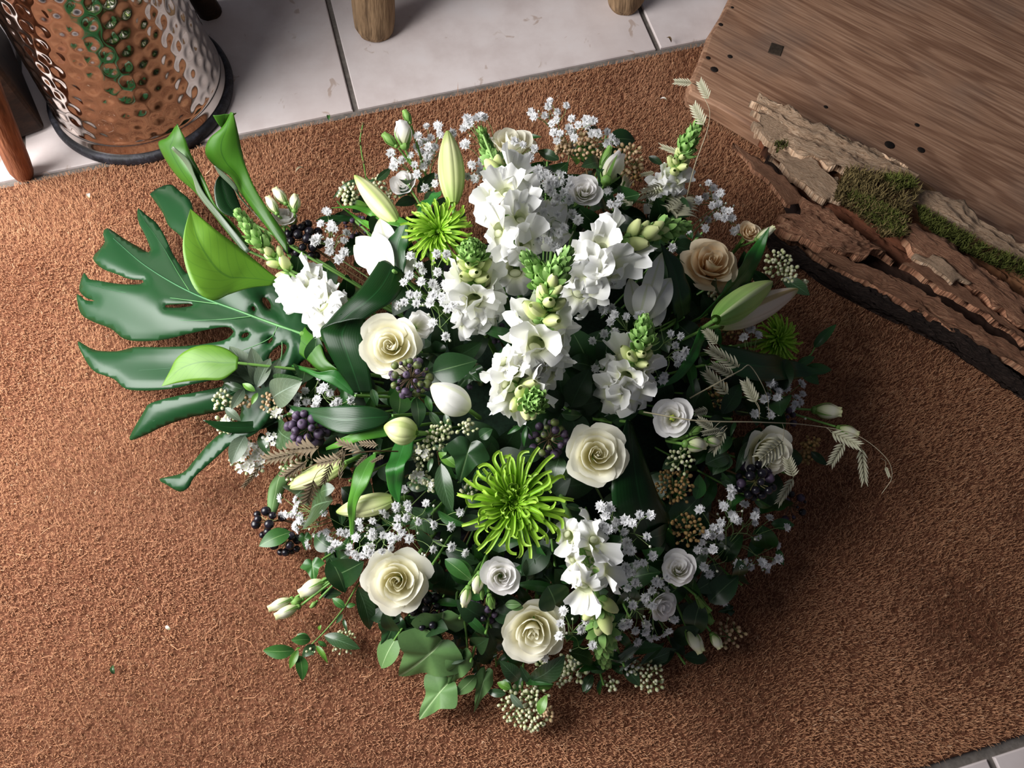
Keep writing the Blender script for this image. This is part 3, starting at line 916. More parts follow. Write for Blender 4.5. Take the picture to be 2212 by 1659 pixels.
M_VIBG = leafmat('grey green leaf', '43575a', '566b6e', '8c9d8c', 0.34, 0.5, 0.7, 0.2, 0.06)
M_VIBY = leafmat('young green leaf', '3a6a30', '568a3c', '8fb86a', 0.34, 0.5, 0.6, 0.2, 0.15)
M_IVYL = leafmat('pale ivy leaf underside', '527d5c', '608b6a', 'a9c58f', 0.5, 0.3, 0.9, 0.0, 0.15, 0.0, 0.12)
M_IVYD = leafmat('dark ivy leaf', '183220', '21412a', '6d8a5c', 0.3, 0.45, 0.5, 0.0, 0.05, 0.0)
M_IVYM = leafmat('green ivy leaf', '2c5a34', '376a3c', '8fb070', 0.34, 0.45, 0.6, 0.0, 0.1)
M_FILL = leafmat('dark filler leaf', '122819', '1a3521', '35553a', 0.42, 0.32, 0.4, 0.1, 0.05)
M_RUSC = leafmat('ruscus leaf', '1c4524', '26552c', '4a7a48', 0.34, 0.45, 0.4, 0.0, 0.08)

ROOT = Vector((0.035, 0.425, 0.05))

def spray_path(a, b, n=12, sag=0.0):
    """stalk from the foam block out to b: leaves the middle upward, then bends towards b"""
    a, b = Vector(a), Vector(b)
    mid = a.lerp(b, 0.5) + Vector((0, 0, sag))
    return spline([a, mid, b], n)

def stem_to(parent, head, direction, r=0.002, mt=None, name='stem'):
    """stalk that comes in under a head and runs down to the foam"""
    head = Vector(head)
    back = head - Vector(direction).normalized() * 0.05
    back.z = max(back.z, 0.02)
    flat = Vector((head.x - ROOT.x, head.y - ROOT.y, 0))
    foot = ROOT + flat * 0.25
    foot.z = min(max(0.04, back.z * 0.5), 0.1)
    MB().tube(spline([foot, back, head], 14), r, 6).build(name, mt or M_STEM, parent)

# ------------------------------------------------------------------ whorled flowers: roses and lisianthus
def whorl_petal(g, phi, R, h, W, flare, curl, spiral, base=0.06, ruffle=0.02, n=13, closed=0.0, tipw=0.28):
    u = np.linspace(-1, 1, n)
    v = np.linspace(0, 1, n)
    U, V = np.meshgrid(u, v)
    ph, ph2 = g.uniform(0, 6), g.uniform(0, 6)
    ve = V * (1 - tipw * np.abs(U) ** 2.6 + 0.05 * np.sin(U * 2.2 + ph) * V)
    a = phi + U * W * (0.3 + 0.7 * np.sin(np.clip(V * 1.3, 0, 1) * PI / 2))
    r = base + (R - base) * np.sin(np.clip(ve, 0, 1) * PI * 0.55) ** 0.8
    z = h * ve ** 0.92
    r = r + flare * ve ** 3
    lip = sstep(0.7, 1.0, ve) * (0.6 + 0.6 * np.abs(U))
    r = r + curl * lip ** 1.6
    z = z - curl * 0.55 * lip ** 2
    if closed:
        r = r * (1 - closed * sstep(0.45, 1.0, ve))
    r = r + spiral * U * R * sstep(0.1, 0.6, V)
    r = r + ruffle * np.sin(U * 5 + ph) * V ** 2 + ruffle * 0.6 * np.sin(U * 11 + ph2) * V ** 4
    z = z + ruffle * 1.2 * np.sin(U * 4 + ph2) * V ** 3 + ruffle * 0.5 * np.sin(U * 13 + ph) * V ** 5
    return np.stack([r * np.cos(a), r * np.sin(a), z], -1), np.stack([U * 0.5 + 0.5, V], -1)

ROSE_LAYERS = [(2, .08, .98, 2.0, -.02, 0.0, .45), (2, .18, 1.02, 1.9, -.02, 0.0, .34), (3, .33, 1.05, 1.45, -.03, 0.02, .24), (3, .53, 1.02, 1.4, .0, .08, .14), (4, .70, .9, 1.15, .06, .18, .06), (4, .8, .66, .95, .18, .22, .02)]
LIS_LAYERS = [(3, .2, .98, 1.4, .0, .02, .36), (3, .36, 1.0, 1.3, .04, .06, .24), (4, .52, .95, 1.15, .12, .1, .14), (4, .62, .78, 1.05, .22, .12, .06)]

def whorl(name, label, cat, x, y, size, dx=0.0, dy=0.0, dz=0.0, layers=None, mt=None, seed=1, group=None, spin=0.0, squash=1.0, ruffle=0.02, sepals=True, heart=False, skip=0, tall=1.15):
    """a rose or lisianthus head: every petal its own piece"""
    g = random.Random(seed)
    c = Q(x, y, dz)
    n = face(x, y, dx, dy)
    s = size * (.9 if layers is ROSE_LAYERS else 1.0) * (c - CAM).dot(FW) / F_PX / 2     # size is the bloom's width in the photo
    base_loc = c - n * s * 0.9 * tall
    t = thing(name, label, cat, base_loc, group)
    mm = frame(base_loc, n, UP, s) @ Matrix.Rotation(spin, 4, 'Z')
    for li, (k, R, h, W, fl, cu, sp) in enumerate(layers[skip:] if skip else layers):
        off = g.uniform(0, 6)
        for i in range(k):
            p, uv = whorl_petal(g, off + i * 2 * PI / k + g.uniform(-.15, .15), R * g.uniform(.94, 1.06), h * tall * g.uniform(.95, 1.04), W * g.uniform(.92, 1.08), fl * g.uniform(.7, 1.3), cu * g.uniform(.6, 1.4), sp, ruffle=ruffle)
            p[:, :, 1] *= squash
            MB().grid(xf(mm, p), 0, uv).build('petal', mt, t)
    if heart:
        mb = MB()
        for i in range(5):
            a = i * 2 * PI / 5
            q = np.array([(0.05 * math.cos(a), 0.05 * math.sin(a), 0.25), (0.11 * math.cos(a), 0.11 * math.sin(a), 0.62)])
            mb.tube(xf(mm, q), s * 0.02, 5)
            mb.ball(xf(mm, q[1:])[0], (s * .05, s * .05, s * .09), 6, 5, 0, n)
        mb.ball(xf(mm, np.array([[0, 0, 0.68]]))[0], (s * .13, s * .13, s * .1), 10, 6, 1, n)
        mb.build('stamens', [organic('yellow stamen', [(0, 'b9b13a'), (1, 'd6cc48')], .6), organic('green stigma', [(0, '7f9a2c'), (1, 'a8bd4a')], .6)], t)
    if sepals:
        mb = MB()
        mb.ball(base_loc - n * s * .02, (s * .2, s * .2, s * .16), 12, 7, 0, n)
        mb.build('calyx', M_SEPAL, t)
        for i in range(5):
            a = i * 2 * PI / 5 + .3
            vv = np.linspace(0, 1, 9)
            rr_ = .16 + .6 * vv ** 1.2
            zz = .02 + .35 * vv - .3 * vv ** 2.5
            wd = .11 * np.sin(PI * (vv * .9 + .08)) ** .7
            U = np.linspace(-1, 1, 5)
            p = np.stack([rr_[:, None] * math.cos(a) - wd[:, None] * U * math.sin(a), rr_[:, None] * math.sin(a) + wd[:, None] * U * math.cos(a), zz[:, None] + 0 * U], -1)
            MB().grid(xf(mm, p)).build('sepal', M_SEPAL, t)
    stem_to(t, base_loc, n, 0.0028)
    return t

def bud_shape(L, R, n_pet, twist, mt_list, g, tip=0.18):
    """closed bud along +Z made of wrapped petals, returned as point grids"""
    out = []
    for i in range(n_pet):
        u = np.linspace(-1, 1, 9)
        v = np.linspace(0, 1, 14)
        U, V = np.meshgrid(u, v)
        a = i * 2 * PI / n_pet + U * (PI / n_pet * 1.5) + twist * V
        r = R * (np.sin(PI * np.clip(V * .86 + .05, 0, 1)) ** .75 * (1 - .1 * i / n_pet)) + R * tip * sstep(.86, 1, V) * (1 + .8 * np.sin(U * 4 + i))
        r = r * (1 + .12 * U)
        z = L * V * (1 - .07 * U ** 2)
        out.append(np.stack([r * np.cos(a), r * np.sin(a), z], -1))
    return out

def lis_bud(t, base, tip, wpx, mt=None, npet=4, seed=1, name='bud', sep=4, dz=0.02, dzt=None):
    """lisianthus bud between two photo spots, as a part of a stem"""
    g = random.Random(seed)
    a = Q(*base, dz)
    b = Q(*tip, dz if dzt is None else dzt)
    ax = b - a
    L = ax.length
    R = wpx * (a - CAM).dot(FW) / F_PX / 2
    mm = frame(a, ax)
    mb = MB()
    for p in bud_shape(L, R, npet, 1.2, None, g):
        mb.grid(xf(mm, p))
    o = mb.build(name, mt or M_LISB, t)
    mb = MB()
    mb.ball(a, (R * .6, R * .6, R * .5), 10, 6, 0, ax)
    for i in range(sep):
        an_ = i * 2 * PI / sep + .4
        v = np.linspace(0, 1, 8)
        r = R * (.5 + .75 * np.sin(v * PI * .6))
        w = R * .2 * (1 - v) + R * .02
        U = np.linspace(-1, 1, 3)
        p = np.stack([r[:, None] * math.cos(an_) - w[:, None] * U * math.sin(an_), r[:, None] * math.sin(an_) + w[:, None] * U * math.cos(an_), (v * L * .62)[:, None] + 0 * U], -1)
        mb.grid(xf(mm, p))
    mb.build('calyx', M_SEPAL, o)
    return o, a, ax.normalized()

def bud_stem(name, label, root, buds, mt=None, group=None, r=0.0016, dz=0.02, rdz=-0.05):
    """a stalk that carries several closed lisianthus buds"""
    r0 = Q(*root, rdz)
    t = thing(name, label, 'flower bud', r0, group)
    st = MB()
    for i, b in enumerate(buds):
        o, a, ax = lis_bud(t, b[0], b[1], b[2], b[3] if len(b) > 3 else mt, seed=i + 3, dz=dz)
        st.tube(spline([r0, r0.lerp(a, .5) - ax * .01, a - ax * .004], 10), r, 5)
    st.build('stem', M_STEM, t)
    return t

# ------------------------------------------------------------------ lily buds and flowers
def lily_bud(t, base, tip, wpx, mt, dzb=0.02, dzt=0.02, name='bud'):
    a, b = Q(*base, dzb), Q(*tip, dzt)
    ax = b - a
    L = ax.length
    R = wpx * (a.lerp(b, .5) - CAM).dot(FW) / F_PX / 2
    mm = frame(a, ax)
    o = thing_part(name, t)
    for i in range(3):
        U, V = np.meshgrid(np.linspace(-1, 1, 15), np.linspace(0, 1, 26))
        an_ = i * 2 * PI / 3 + .5 + U * PI / 3 * 1.04
        r = R * (np.sin(PI * np.clip(V * .93 + .045, 0, 1) ** .84) ** .72)
        r = r * (1 + .10 * np.exp(-(U / .28) ** 2) - .05 * np.exp(-((np.abs(U) - .42) / .16) ** 2) - .09 * np.abs(U) ** 6)
        p = np.stack([r * np.cos(an_), r * np.sin(an_), L * V], -1)
        MB().grid(xf(mm, p)).build('tepal', mt, o)
    return a, ax.normalized()

def thing_part(name, t):
    o = bpy.data.objects.new(name, None)
    COL.objects.link(o)
    o.parent = t
    o.empty_display_size = 0.01
    return o

def petal_blade(spine, nrm, wid, nu=9, fold=0.12, wave=0.0, seed=0.0):
    """blade around a spine line; wid is the half width along it"""
    sp_ = np.asarray([tuple(q) for q in spine], float)
    t = np.gradient(sp_, axis=0)
    t /= np.linalg.norm(t, axis=1)[:, None] + 1e-12
    n = np.asarray(nrm, float)
    if n.ndim == 1:
        n = np.repeat(n[None], len(sp_), 0)
    n = n - t * np.sum(n * t, 1)[:, None]
    n /= np.linalg.norm(n, axis=1)[:, None] + 1e-12
    s = np.cross(t, n)
    u = np.linspace(-1, 1, nu)
    v = np.linspace(0, 1, len(sp_))
    w = np.asarray(wid)
    p = sp_[:, None] + s[:, None] * (w[:, None] * u)[:, :, None] + n[:, None] * (w[:, None] * (fold * np.abs(u) ** 1.3))[:, :, None]
    if wave:
        p += n[:, None] * (wave * np.sin(v * 9 + seed)[:, None] * (u ** 2 * np.sign(u)))[:, :, None] * w[:, None, None]
    return p

def lance(n, k=0.45, sharp=1.0):
    v = np.linspace(0, 1, n)
    return np.sin(PI * v ** (math.log(.5) / math.log(k))) ** (.85 * sharp) * (1 - .0 * v) + 1e-4

def leaf_loft(t, name, La, Ra, mt, c='Z', bulge=0.1, crease=0.12, wave=0.0, nv=34, nu=11, thick=0.0006, seed=0.0, drop=False):
    """leaf between two traced edges, each row (x, y, height above the floor)"""
    x0, y0, k = CROP[c]
    cv = lambda rows: [P(x0 + r[0] / k, y0 + r[1] / k, r[2]) for r in rows]
    return MB().grid(loft(cv(La), cv(Ra), nv, nu, bulge, crease, wave, 5, seed)).build(name, mt, t, True, thick)

# ------------------------------------------------------------------ shared leaf shapes (length 1 along +Y, face +Z)
def oval_leaf(wr=0.22, arch=0.12, fold=0.18, k=0.45, tipp=1.0, nv=13, nu=7):
    v = np.linspace(0, 1, nv)
    sp_ = np.stack([0 * v, v, arch * np.sin(PI * v) - arch * .6 * v ** 2], 1)
    return petal_blade(sp_, (0, 0, 1), wr * lance(nv, k, tipp), nu, fold)

LEAF_ME = {}
def leaf_mesh(key):
    if key not in LEAF_ME:
        shape, mt = key
        if shape == 'oval':
            p = oval_leaf(.21, .10, .2)
        elif shape == 'wide':
            p = oval_leaf(.30, .12, .15, .42)
        elif shape == 'narrow':
            p = oval_leaf(.13, .14, .25, .4)
        elif shape == 'blade':
            p = oval_leaf(.075, .2, .3, .4, nv=17)
        LEAF_ME[key] = MB().grid(p).mesh('leaf', mt) if shape != 'ivy' else ivy_mesh(mt)
    return LEAF_ME[key]

def ivy_mesh(mt):
    """lobed ivy leaf, stalk end at the origin, main tip at y = 1"""
    cen = np.array([0, .3])
    outl = [(0, 0.06), (.13, -.04), (.32, -.03), (.46, .10), (.60, .27), (.46, .38), (.32, .47), (.25, .60), (.15, .78), (.06, .92), (0, 1.0)]
    outl = outl + [(-x, y) for x, y in outl[-2::-1]]
    o = spline([(x, y, 0) for x, y in outl], 41)[:, :2]
    rings = [0.0, .25, .5, .75, 1.0]
    V, T = [], []
    for k in rings:
        q = cen + (o - cen) * k
        r2 = np.hypot(q[:, 0], q[:, 1] - .3)
        z = .22 * np.abs(q[:, 0]) - .3 * r2 ** 2 + .05 * np.sin(np.arctan2(q[:, 1] - .3, q[:, 0]) * 5 + .6) * k ** 2
        V.append(np.c_[q, z])
        T.append(np.c_[q[:, 0] + .5, q[:, 1]])
    return MB().grid(np.array(V), 0, np.array(T)).mesh('ivy_leaf', mt)

def put_leaf(t, shape, mt, base, tip, dzb=0.0, dzt=0.0, wk=1.0, tilt=(0, 0), name='leaf', world=False):
    a = base if world else Q(*base, dzb)
    b = tip if world else Q(*tip, dzt)
    y = b - a
    L = y.length
    n = (CAM - a).normalized() + RT * tilt[0] + UP * tilt[1]
    y = y.normalized()
    z = (n - y * n.dot(y)).normalized()
    x = y.cross(z)
    if shape == 'ivy' and ('ivy', mt) not in LEAF_ME:
        LEAF_ME[('ivy', mt)] = ivy_mesh(mt)
    me = leaf_mesh((shape, mt))
    if shape == 'ivy':
        wk *= .68
    mm = (Matrix((x, y, z)).transposed() @ Matrix.Diagonal((L * wk, L, L))).to_4x4()
    mm.translation = a
    return inst(me, name, t, mm)

# ------------------------------------------------------------------ snapdragons
def snap_floret_mesh(seed):
    g = random.Random(seed)
    mb = MB()
    # throat tube
    T, V = np.meshgrid(np.linspace(0, 2 * PI, 15), np.linspace(0, 1, 7))
    r = .12 + .16 * V ** .7
    mb.grid(np.stack([r * np.cos(T), r * np.sin(T) * 1.1, .55 * V], -1), 0, np.stack([T / (2 * PI), V * .35], -1))
    lobes = [(55, 52, .72, .85, .22), (125, 52, .72, .85, .22), (203, 44, .58, .35, -.22), (270, 44, .66, .3, -.3), (337, 44, .58, .35, -.22)]
    for az, half, ln, up_, back in lobes:
        U, V = np.meshgrid(np.linspace(-1, 1, 11), np.linspace(0, 1, 9))
        az_ = math.radians(az) + U * math.radians(half) * (1 - .25 * V)
        L = ln * g.uniform(.88, 1.12)
        shape = np.sqrt(np.clip(1 - (np.abs(U) * .9) ** 3, 0, 1))
        rad = .27 + L * V * (.35 + .65 * shape)
        ph = g.uniform(0, 6)
        z = .53 + up_ * .55 * V * (1 - .35 * V) * (1 if up_ > .5 else .6) + back * V ** 2 + .11 * V * np.sin(U * 5 + ph) + .07 * V ** 2 * np.sin(U * 10 + ph * 2)
        mb.grid(np.stack([rad * np.cos(az_), rad * np.sin(az_), z], -1), 0, np.stack([U * .5 + .5, .3 + .7 * V], -1))
    # swollen palate of the lower lip
    mb.ball((0, -.12, .52), (.2, .14, .1), 12, 7)
    mb.T[-1] = np.c_[mb.T[-1][:, 0], np.full(len(mb.T[-1]), .3)]
    # calyx
    for i in range(5):
        a = i * 2 * PI / 5
        v = np.linspace(0, 1, 6)
        U = np.linspace(-1, 1, 3)
        rr_, w = .13 + .1 * np.sin(v * PI * .6), .1 * np.sin(PI * (v * .85 + .1))
        mb.grid(np.stack([rr_[:, None] * math.cos(a) - w[:, None] * U * math.sin(a), rr_[:, None] * math.sin(a) + w[:, None] * U * math.cos(a), (v * .3)[:, None] + 0 * U], -1), 1)
    return mb.mesh('floret', [M_SNAP, M_SNAPG])

def snap_bud_mesh(k):
    """k = 0 closed green bud ... 2 swollen pale bud"""
    mb = MB()
    L = (.8, 1.0, 1.15)[k]
    T, V = np.meshgrid(np.linspace(0, 2 * PI, 13), np.linspace(0, 1, 9))
    r = (.24, .27, .3)[k] * np.sin(PI * np.clip(V * .9 + .06, 0, 1)) ** .6 * (1 + .1 * np.cos(T * 2))
    mb.grid(np.stack([r * np.cos(T), r * np.sin(T) + .12 * V ** 2, L * V], -1), 0 if k else 1)
    for i in range(5):
        a = i * 2 * PI / 5
        v = np.linspace(0, 1, 7)
        U = np.linspace(-1, 1, 3)
        hh = (.75, .55, .42)[k]
        rr_, w = .16 + .16 * np.sin(v * PI * .65), .17 * np.sin(PI * (v * .86 + .1)) ** .8
        mb.grid(np.stack([rr_[:, None] * math.cos(a) - w[:, None] * U * math.sin(a), rr_[:, None] * math.sin(a) + w[:, None] * U * math.cos(a), (v * hh)[:, None] + .02 * np.abs(U)], -1), 1)
    return mb.mesh('bud', [M_SNAPB, M_SNAPG])

SNAP_F = [snap_floret_mesh(s) for s in (1, 2, 3, 4)]
SNAP_B = [snap_bud_mesh(k) for k in (0, 1, 2)]

def snapdragon(label, path, nfl, nbud, ntip, fs=0.03, bs=0.013, split=(0.42, 0.8), seed=1, group='white snapdragon spikes', stem_r=0.0032, spread=1.0, flfrom=0.02, tipbs=0.011):
    """spike along a line of (x, y, height over the dome): florets low, then buds, then the tight green tip"""
    g = random.Random(seed)
    pts = spline([Q(x, y, d) for x, y, d in path], 60)
    t = thing('snapdragon', label, 'snapdragon', Vector(pts[0]), group)
    low = Vector(pts[0])
    foot = ROOT + Vector((low.x - ROOT.x, low.y - ROOT.y, 0)) * .5
    MB().tube(spline([foot, low] + [Vector(pts[i]) for i in (20, 40, 59)], 30), [stem_r, stem_r, stem_r * .5], 7).build('stem', M_SNAPG, t)
    d = np.gradient(pts, axis=0)
    az = g.uniform(0, 6)
    def at(s):
        i = min(58, max(0, s * 59))
        k = int(i)
        return Vector(pts[k] + (pts[k + 1] - pts[k]) * (i - k)), Vector(d[k]).normalized()
    def radial(ax, a):
        ref = UP - ax * UP.dot(ax)
        if ref.length < .05:
            ref = RT - ax * RT.dot(ax)
        ref.normalize()
        return ref * math.cos(a) + ax.cross(ref) * math.sin(a)
    nfl = int(nfl * 1.2)
    nbud = int(nbud * 1.4)
    for i in range(nfl):
        s = flfrom + (split[0] * .84 - flfrom) * (i + .5) / nfl
        az += 2.399
        p, ax = at(s)
        rd = radial(ax, az)
        dr = (rd * spread + ax * .28 + Vector((0, 0, .12))).normalized()
        k = fs * 1.16 * g.uniform(.82, 1.12) * (1 - .12 * s)
        inst(g.choice(SNAP_F), 'floret', t, frame(p + rd * .003, dr, ax + rd * .1, k))
    for i in range(nbud):
        f = (i + .5) / nbud
        s = split[0] + (split[1] - split[0]) * f
        az += 2.399
        p, ax = at(s)
        rd = radial(ax, az)
        dr = (rd * (.95 - .3 * f) + ax * (.5 + .4 * f)).normalized()
        inst(SNAP_B[2 if f < .45 else 1], 'bud', t, frame(p, dr, ax, bs * 1.6 * (1.2 - .35 * f) * g.uniform(.9, 1.1)))
    for i in range(ntip):
        f = (i + .5) / ntip
        s = split[1] + (1 - split[1]) * f
        az += 2.399
        p, ax = at(s)
        rd = radial(ax, az)
        dr = (rd * (.8 - .55 * f) + ax * (.6 + .5 * f)).normalized()
        inst(SNAP_B[0], 'bud', t, frame(p, dr, ax, tipbs * 1.85 * (1.15 - .5 * f)))
    return t

# ------------------------------------------------------------------ chrysanthemums
def quill_mesh(L, rise, hook, w, seed):
    """one rolled petal: a channel along +Y that arches and hooks at its tip"""
    g = random.Random(seed)
    n = 19
    v = np.linspace(0, 1, n)
    a = rise * (1.0 - v * 2.0) + hook * sstep(.72, 1, v) * g.choice((2.6, -1.5, 1.2))
    b = g.uniform(-.5, .5) * (v - .2) + hook * sstep(.66, 1, v) * g.choice((3.4, -3.4, 2.2, -2.2, .6))
    st_ = np.stack([np.sin(b) * np.cos(a), np.cos(b) * np.cos(a), np.sin(a)], 1)
    sp_ = np.r_[[[0, 0, 0]], np.cumsum(st_[:-1] * (L / (n - 1)), axis=0)]
    wd = w * (.55 + .45 * np.sin(PI * np.clip(v * .8 + .1, 0, 1)))
    p = petal_blade(sp_, np.stack([0 * v, -np.sin(a), np.cos(a)], 1), wd, 5, .9)
    return MB().grid(p).mesh('petal', M_CHRY)

QUILLS = {}
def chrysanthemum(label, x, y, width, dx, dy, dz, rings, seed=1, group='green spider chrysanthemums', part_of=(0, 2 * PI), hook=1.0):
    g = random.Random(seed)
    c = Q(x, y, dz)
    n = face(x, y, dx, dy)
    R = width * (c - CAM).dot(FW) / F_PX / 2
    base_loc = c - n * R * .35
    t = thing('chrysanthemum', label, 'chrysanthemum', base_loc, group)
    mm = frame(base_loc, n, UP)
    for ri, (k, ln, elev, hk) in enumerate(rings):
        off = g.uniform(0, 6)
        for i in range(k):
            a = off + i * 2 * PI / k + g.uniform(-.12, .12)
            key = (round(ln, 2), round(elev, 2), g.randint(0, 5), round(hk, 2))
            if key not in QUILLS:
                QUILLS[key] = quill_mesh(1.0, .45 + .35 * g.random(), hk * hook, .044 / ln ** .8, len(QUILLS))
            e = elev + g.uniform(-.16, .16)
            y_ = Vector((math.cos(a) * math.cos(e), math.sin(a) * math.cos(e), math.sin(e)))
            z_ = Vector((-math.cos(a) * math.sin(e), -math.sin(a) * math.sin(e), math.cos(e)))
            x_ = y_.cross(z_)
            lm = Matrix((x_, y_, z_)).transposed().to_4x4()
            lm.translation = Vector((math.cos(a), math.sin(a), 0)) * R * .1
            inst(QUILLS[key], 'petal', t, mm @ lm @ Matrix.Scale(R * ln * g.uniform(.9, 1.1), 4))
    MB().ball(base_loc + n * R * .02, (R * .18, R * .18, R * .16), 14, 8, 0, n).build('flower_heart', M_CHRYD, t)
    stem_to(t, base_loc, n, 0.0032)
    return t

# ------------------------------------------------------------------ baby's breath
def gyp_floret(seed):
    g = random.Random(seed)
    mb = MB()
    for li, (k, rr_, el) in enumerate(((7, 1.0, .1), (7, .95, .5), (6, .8, .9), (4, .6, 1.25))):
        off = g.uniform(0, 6)
        for i in range(k):
            a = off + i * 2 * PI / k + g.uniform(-.2, .2)
            e = el + g.uniform(-.25, .25)
            U, V = np.meshgrid(np.linspace(-1, 1, 4), np.linspace(0, 1, 3))
            w = .55 * V ** .6 * U
            L = rr_ * V * (1 - .18 * (np.abs(U) < .5) * V) * g.uniform(.85, 1.1)
            zz = .12 * V * np.sin(U * 5 + i)
            ra = L * math.cos(e) - zz * math.sin(e)
            p = np.stack([ra * math.cos(a) - w * math.sin(a), ra * math.sin(a) + w * math.cos(a), L * math.sin(e) + zz * math.cos(e)], -1)
            mb.grid(p)
    # green cup
    T, V = np.meshgrid(np.linspace(0, 2 * PI, 7), np.linspace(0, 1, 3))
    r = .08 + .18 * V
    mb.grid(np.stack([r * np.cos(T), r * np.sin(T), -.5 + .5 * V], -1), 1)
    return mb.mesh('floret', [M_GYP, M_SEPAL])
GYP = [gyp_floret(s) for s in range(6)]

def gypsophila(label, hub, florets, dz=0.03, size=24, seed=1, buds=8, hubdz=-0.03, group='sprigs of baby\'s breath'):
    """one sprig: a forked wiry stem and its small double florets"""
    g = random.Random(seed)
    h = Q(*hub, hubdz)
    t = thing('babys_breath', label, "baby's breath", h, group)
    st = MB()
    foot = ROOT + Vector((h.x - ROOT.x, h.y - ROOT.y, 0)) * .45
    foot.z = max(.03, min(.09, h.z - .01))
    st.tube(spline([foot, h], 5), .0009, 5)
    pos = []
    for (x, y) in florets:
        pos.append(Q(x, y, dz + g.uniform(-.018, .018)))
    # forks: florets that lie together share a fork point
    left = list(range(len(pos)))
    bud_mb = MB()
    while left:
        i = left.pop(0)
        near = sorted(left, key=lambda j: (pos[j] - pos[i]).length)[:3]
        near = [j for j in near if (pos[j] - pos[i]).length < .035]
        for j in near:
            left.remove(j)
        grp = [i] + near
        cen = sum((pos[j] for j in grp), Vector()) / len(grp)
        fork = cen.lerp(h, .32) + Vector((g.uniform(-.006, .006), g.uniform(-.006, .006), -.004))
        st.tube(spline([h, h.lerp(fork, .5) + Vector((g.uniform(-.008, .008), g.uniform(-.008, .008), .004)), fork], 7), .00055, 4)
        for j in grp:
            p = pos[j]
            out = (p - fork).normalized()
            fd = (out * .7 + (CAM - p).normalized() * .5 + Vector((g.uniform(-.5, .5), g.uniform(-.5, .5), g.uniform(-.2, .4)))).normalized()
            s = size * (p - CAM).dot(FW) / F_PX / 2 * g.uniform(.82, 1.12)
            inst(g.choice(GYP), 'floret', t, frame(p, fd, None, s))
            st.tube(spline([fork, fork.lerp(p, .6) + Vector((g.uniform(-.004, .004), g.uniform(-.004, .004), .002)), p - fd * s * .45], 6), .0004, 4)
        if buds > 0 and g.random() < .75:
            for _ in range(g.randint(1, 3)):
                q = fork + Vector((g.uniform(-.018, .018), g.uniform(-.018, .018), g.uniform(.0, .016)))
                st.tube([fork, q], .0003, 4)
                bud_mb.ball(q, (.0016, .0016, .0021), 7, 5)
    st.build('stem', M_GYPS, t)
    if bud_mb.n:
        bud_mb.build('buds', M_GYPB, t)['kind'] = 'stuff'
    return t

# ------------------------------------------------------------------ ivy berries, viburnum, leafy sprigs, grass
def berry_mesh(mt):
    mb = MB()
    T, V = np.meshgrid(np.linspace(0, 2 * PI, 13), np.linspace(0, 1, 10))
    ph = V * PI * .97 + .03
    r = np.sin(ph)
    z = -np.cos(ph)
    z = np.where(V > .88, z - .05, z)
    return mb.grid(np.stack([r * np.cos(T), r * np.sin(T), z], -1)).mesh('berry', mt)
BERRY = {k: berry_mesh(v) for k, v in (('p', M_BERRYP), ('b', M_BERRYB), ('g', M_BERRYG))}

def berries(label, x, y, width, n, kinds='p', rpx=9, dx=0.0, dy=0.0, dz=0.02, seed=1, stalk=None, group='heads of ivy berries', root=None, fill=1.35, tiny=0):
    """a round head of stalked ivy berries"""
    g = random.Random(seed)
    c = Q(x, y, dz)
    nrm = face(x, y, dx, dy)
    k = (c - CAM).dot(FW) / F_PX
    R = width * k / 2
    b0 = c - nrm * R * .8
    t = thing('ivy_berries', label, 'berries', b0, group)
    mm = frame(b0, nrm)
    st = MB()
    for i in range(n):
        f = (i + .5) / n
        el = PI / 2 - math.acos(1 - f * fill)
        a = i * 2.399 + g.uniform(-.15, .15)
        d = (mm.to_3x3() @ Vector((math.cos(a) * math.cos(el), math.sin(a) * math.cos(el), math.sin(el)))).normalized()
        L = R * g.uniform(.85, 1.1)
        p = b0 + d * L
        st.tube([b0, b0.lerp(p, .5) + d.cross(nrm) * R * .05, p], .0006, 4)
        rb_ = rpx * k * g.uniform(.75, 1.15)
        if tiny and i % 2 == 0 and f < tiny:
            rb_ *= .55
        inst(BERRY[g.choice(kinds)], 'berry', t, frame(p, d, None, rb_))
    st.build('stalks', stalk or M_UMB, t)
    stem_path(t, b0, -nrm, root)
    return t

def stem_path(t, b0, d, root=None, r=0.0014, mt=None):
    foot = Q(*root, -.03) if root else ROOT + Vector((b0.x - ROOT.x, b0.y - ROOT.y, 0)) * .5
    MB().tube(spline([foot, b0.lerp(foot, .4) + d * .012, b0], 10), r, 6).build('stem', mt or M_TWIG, t)

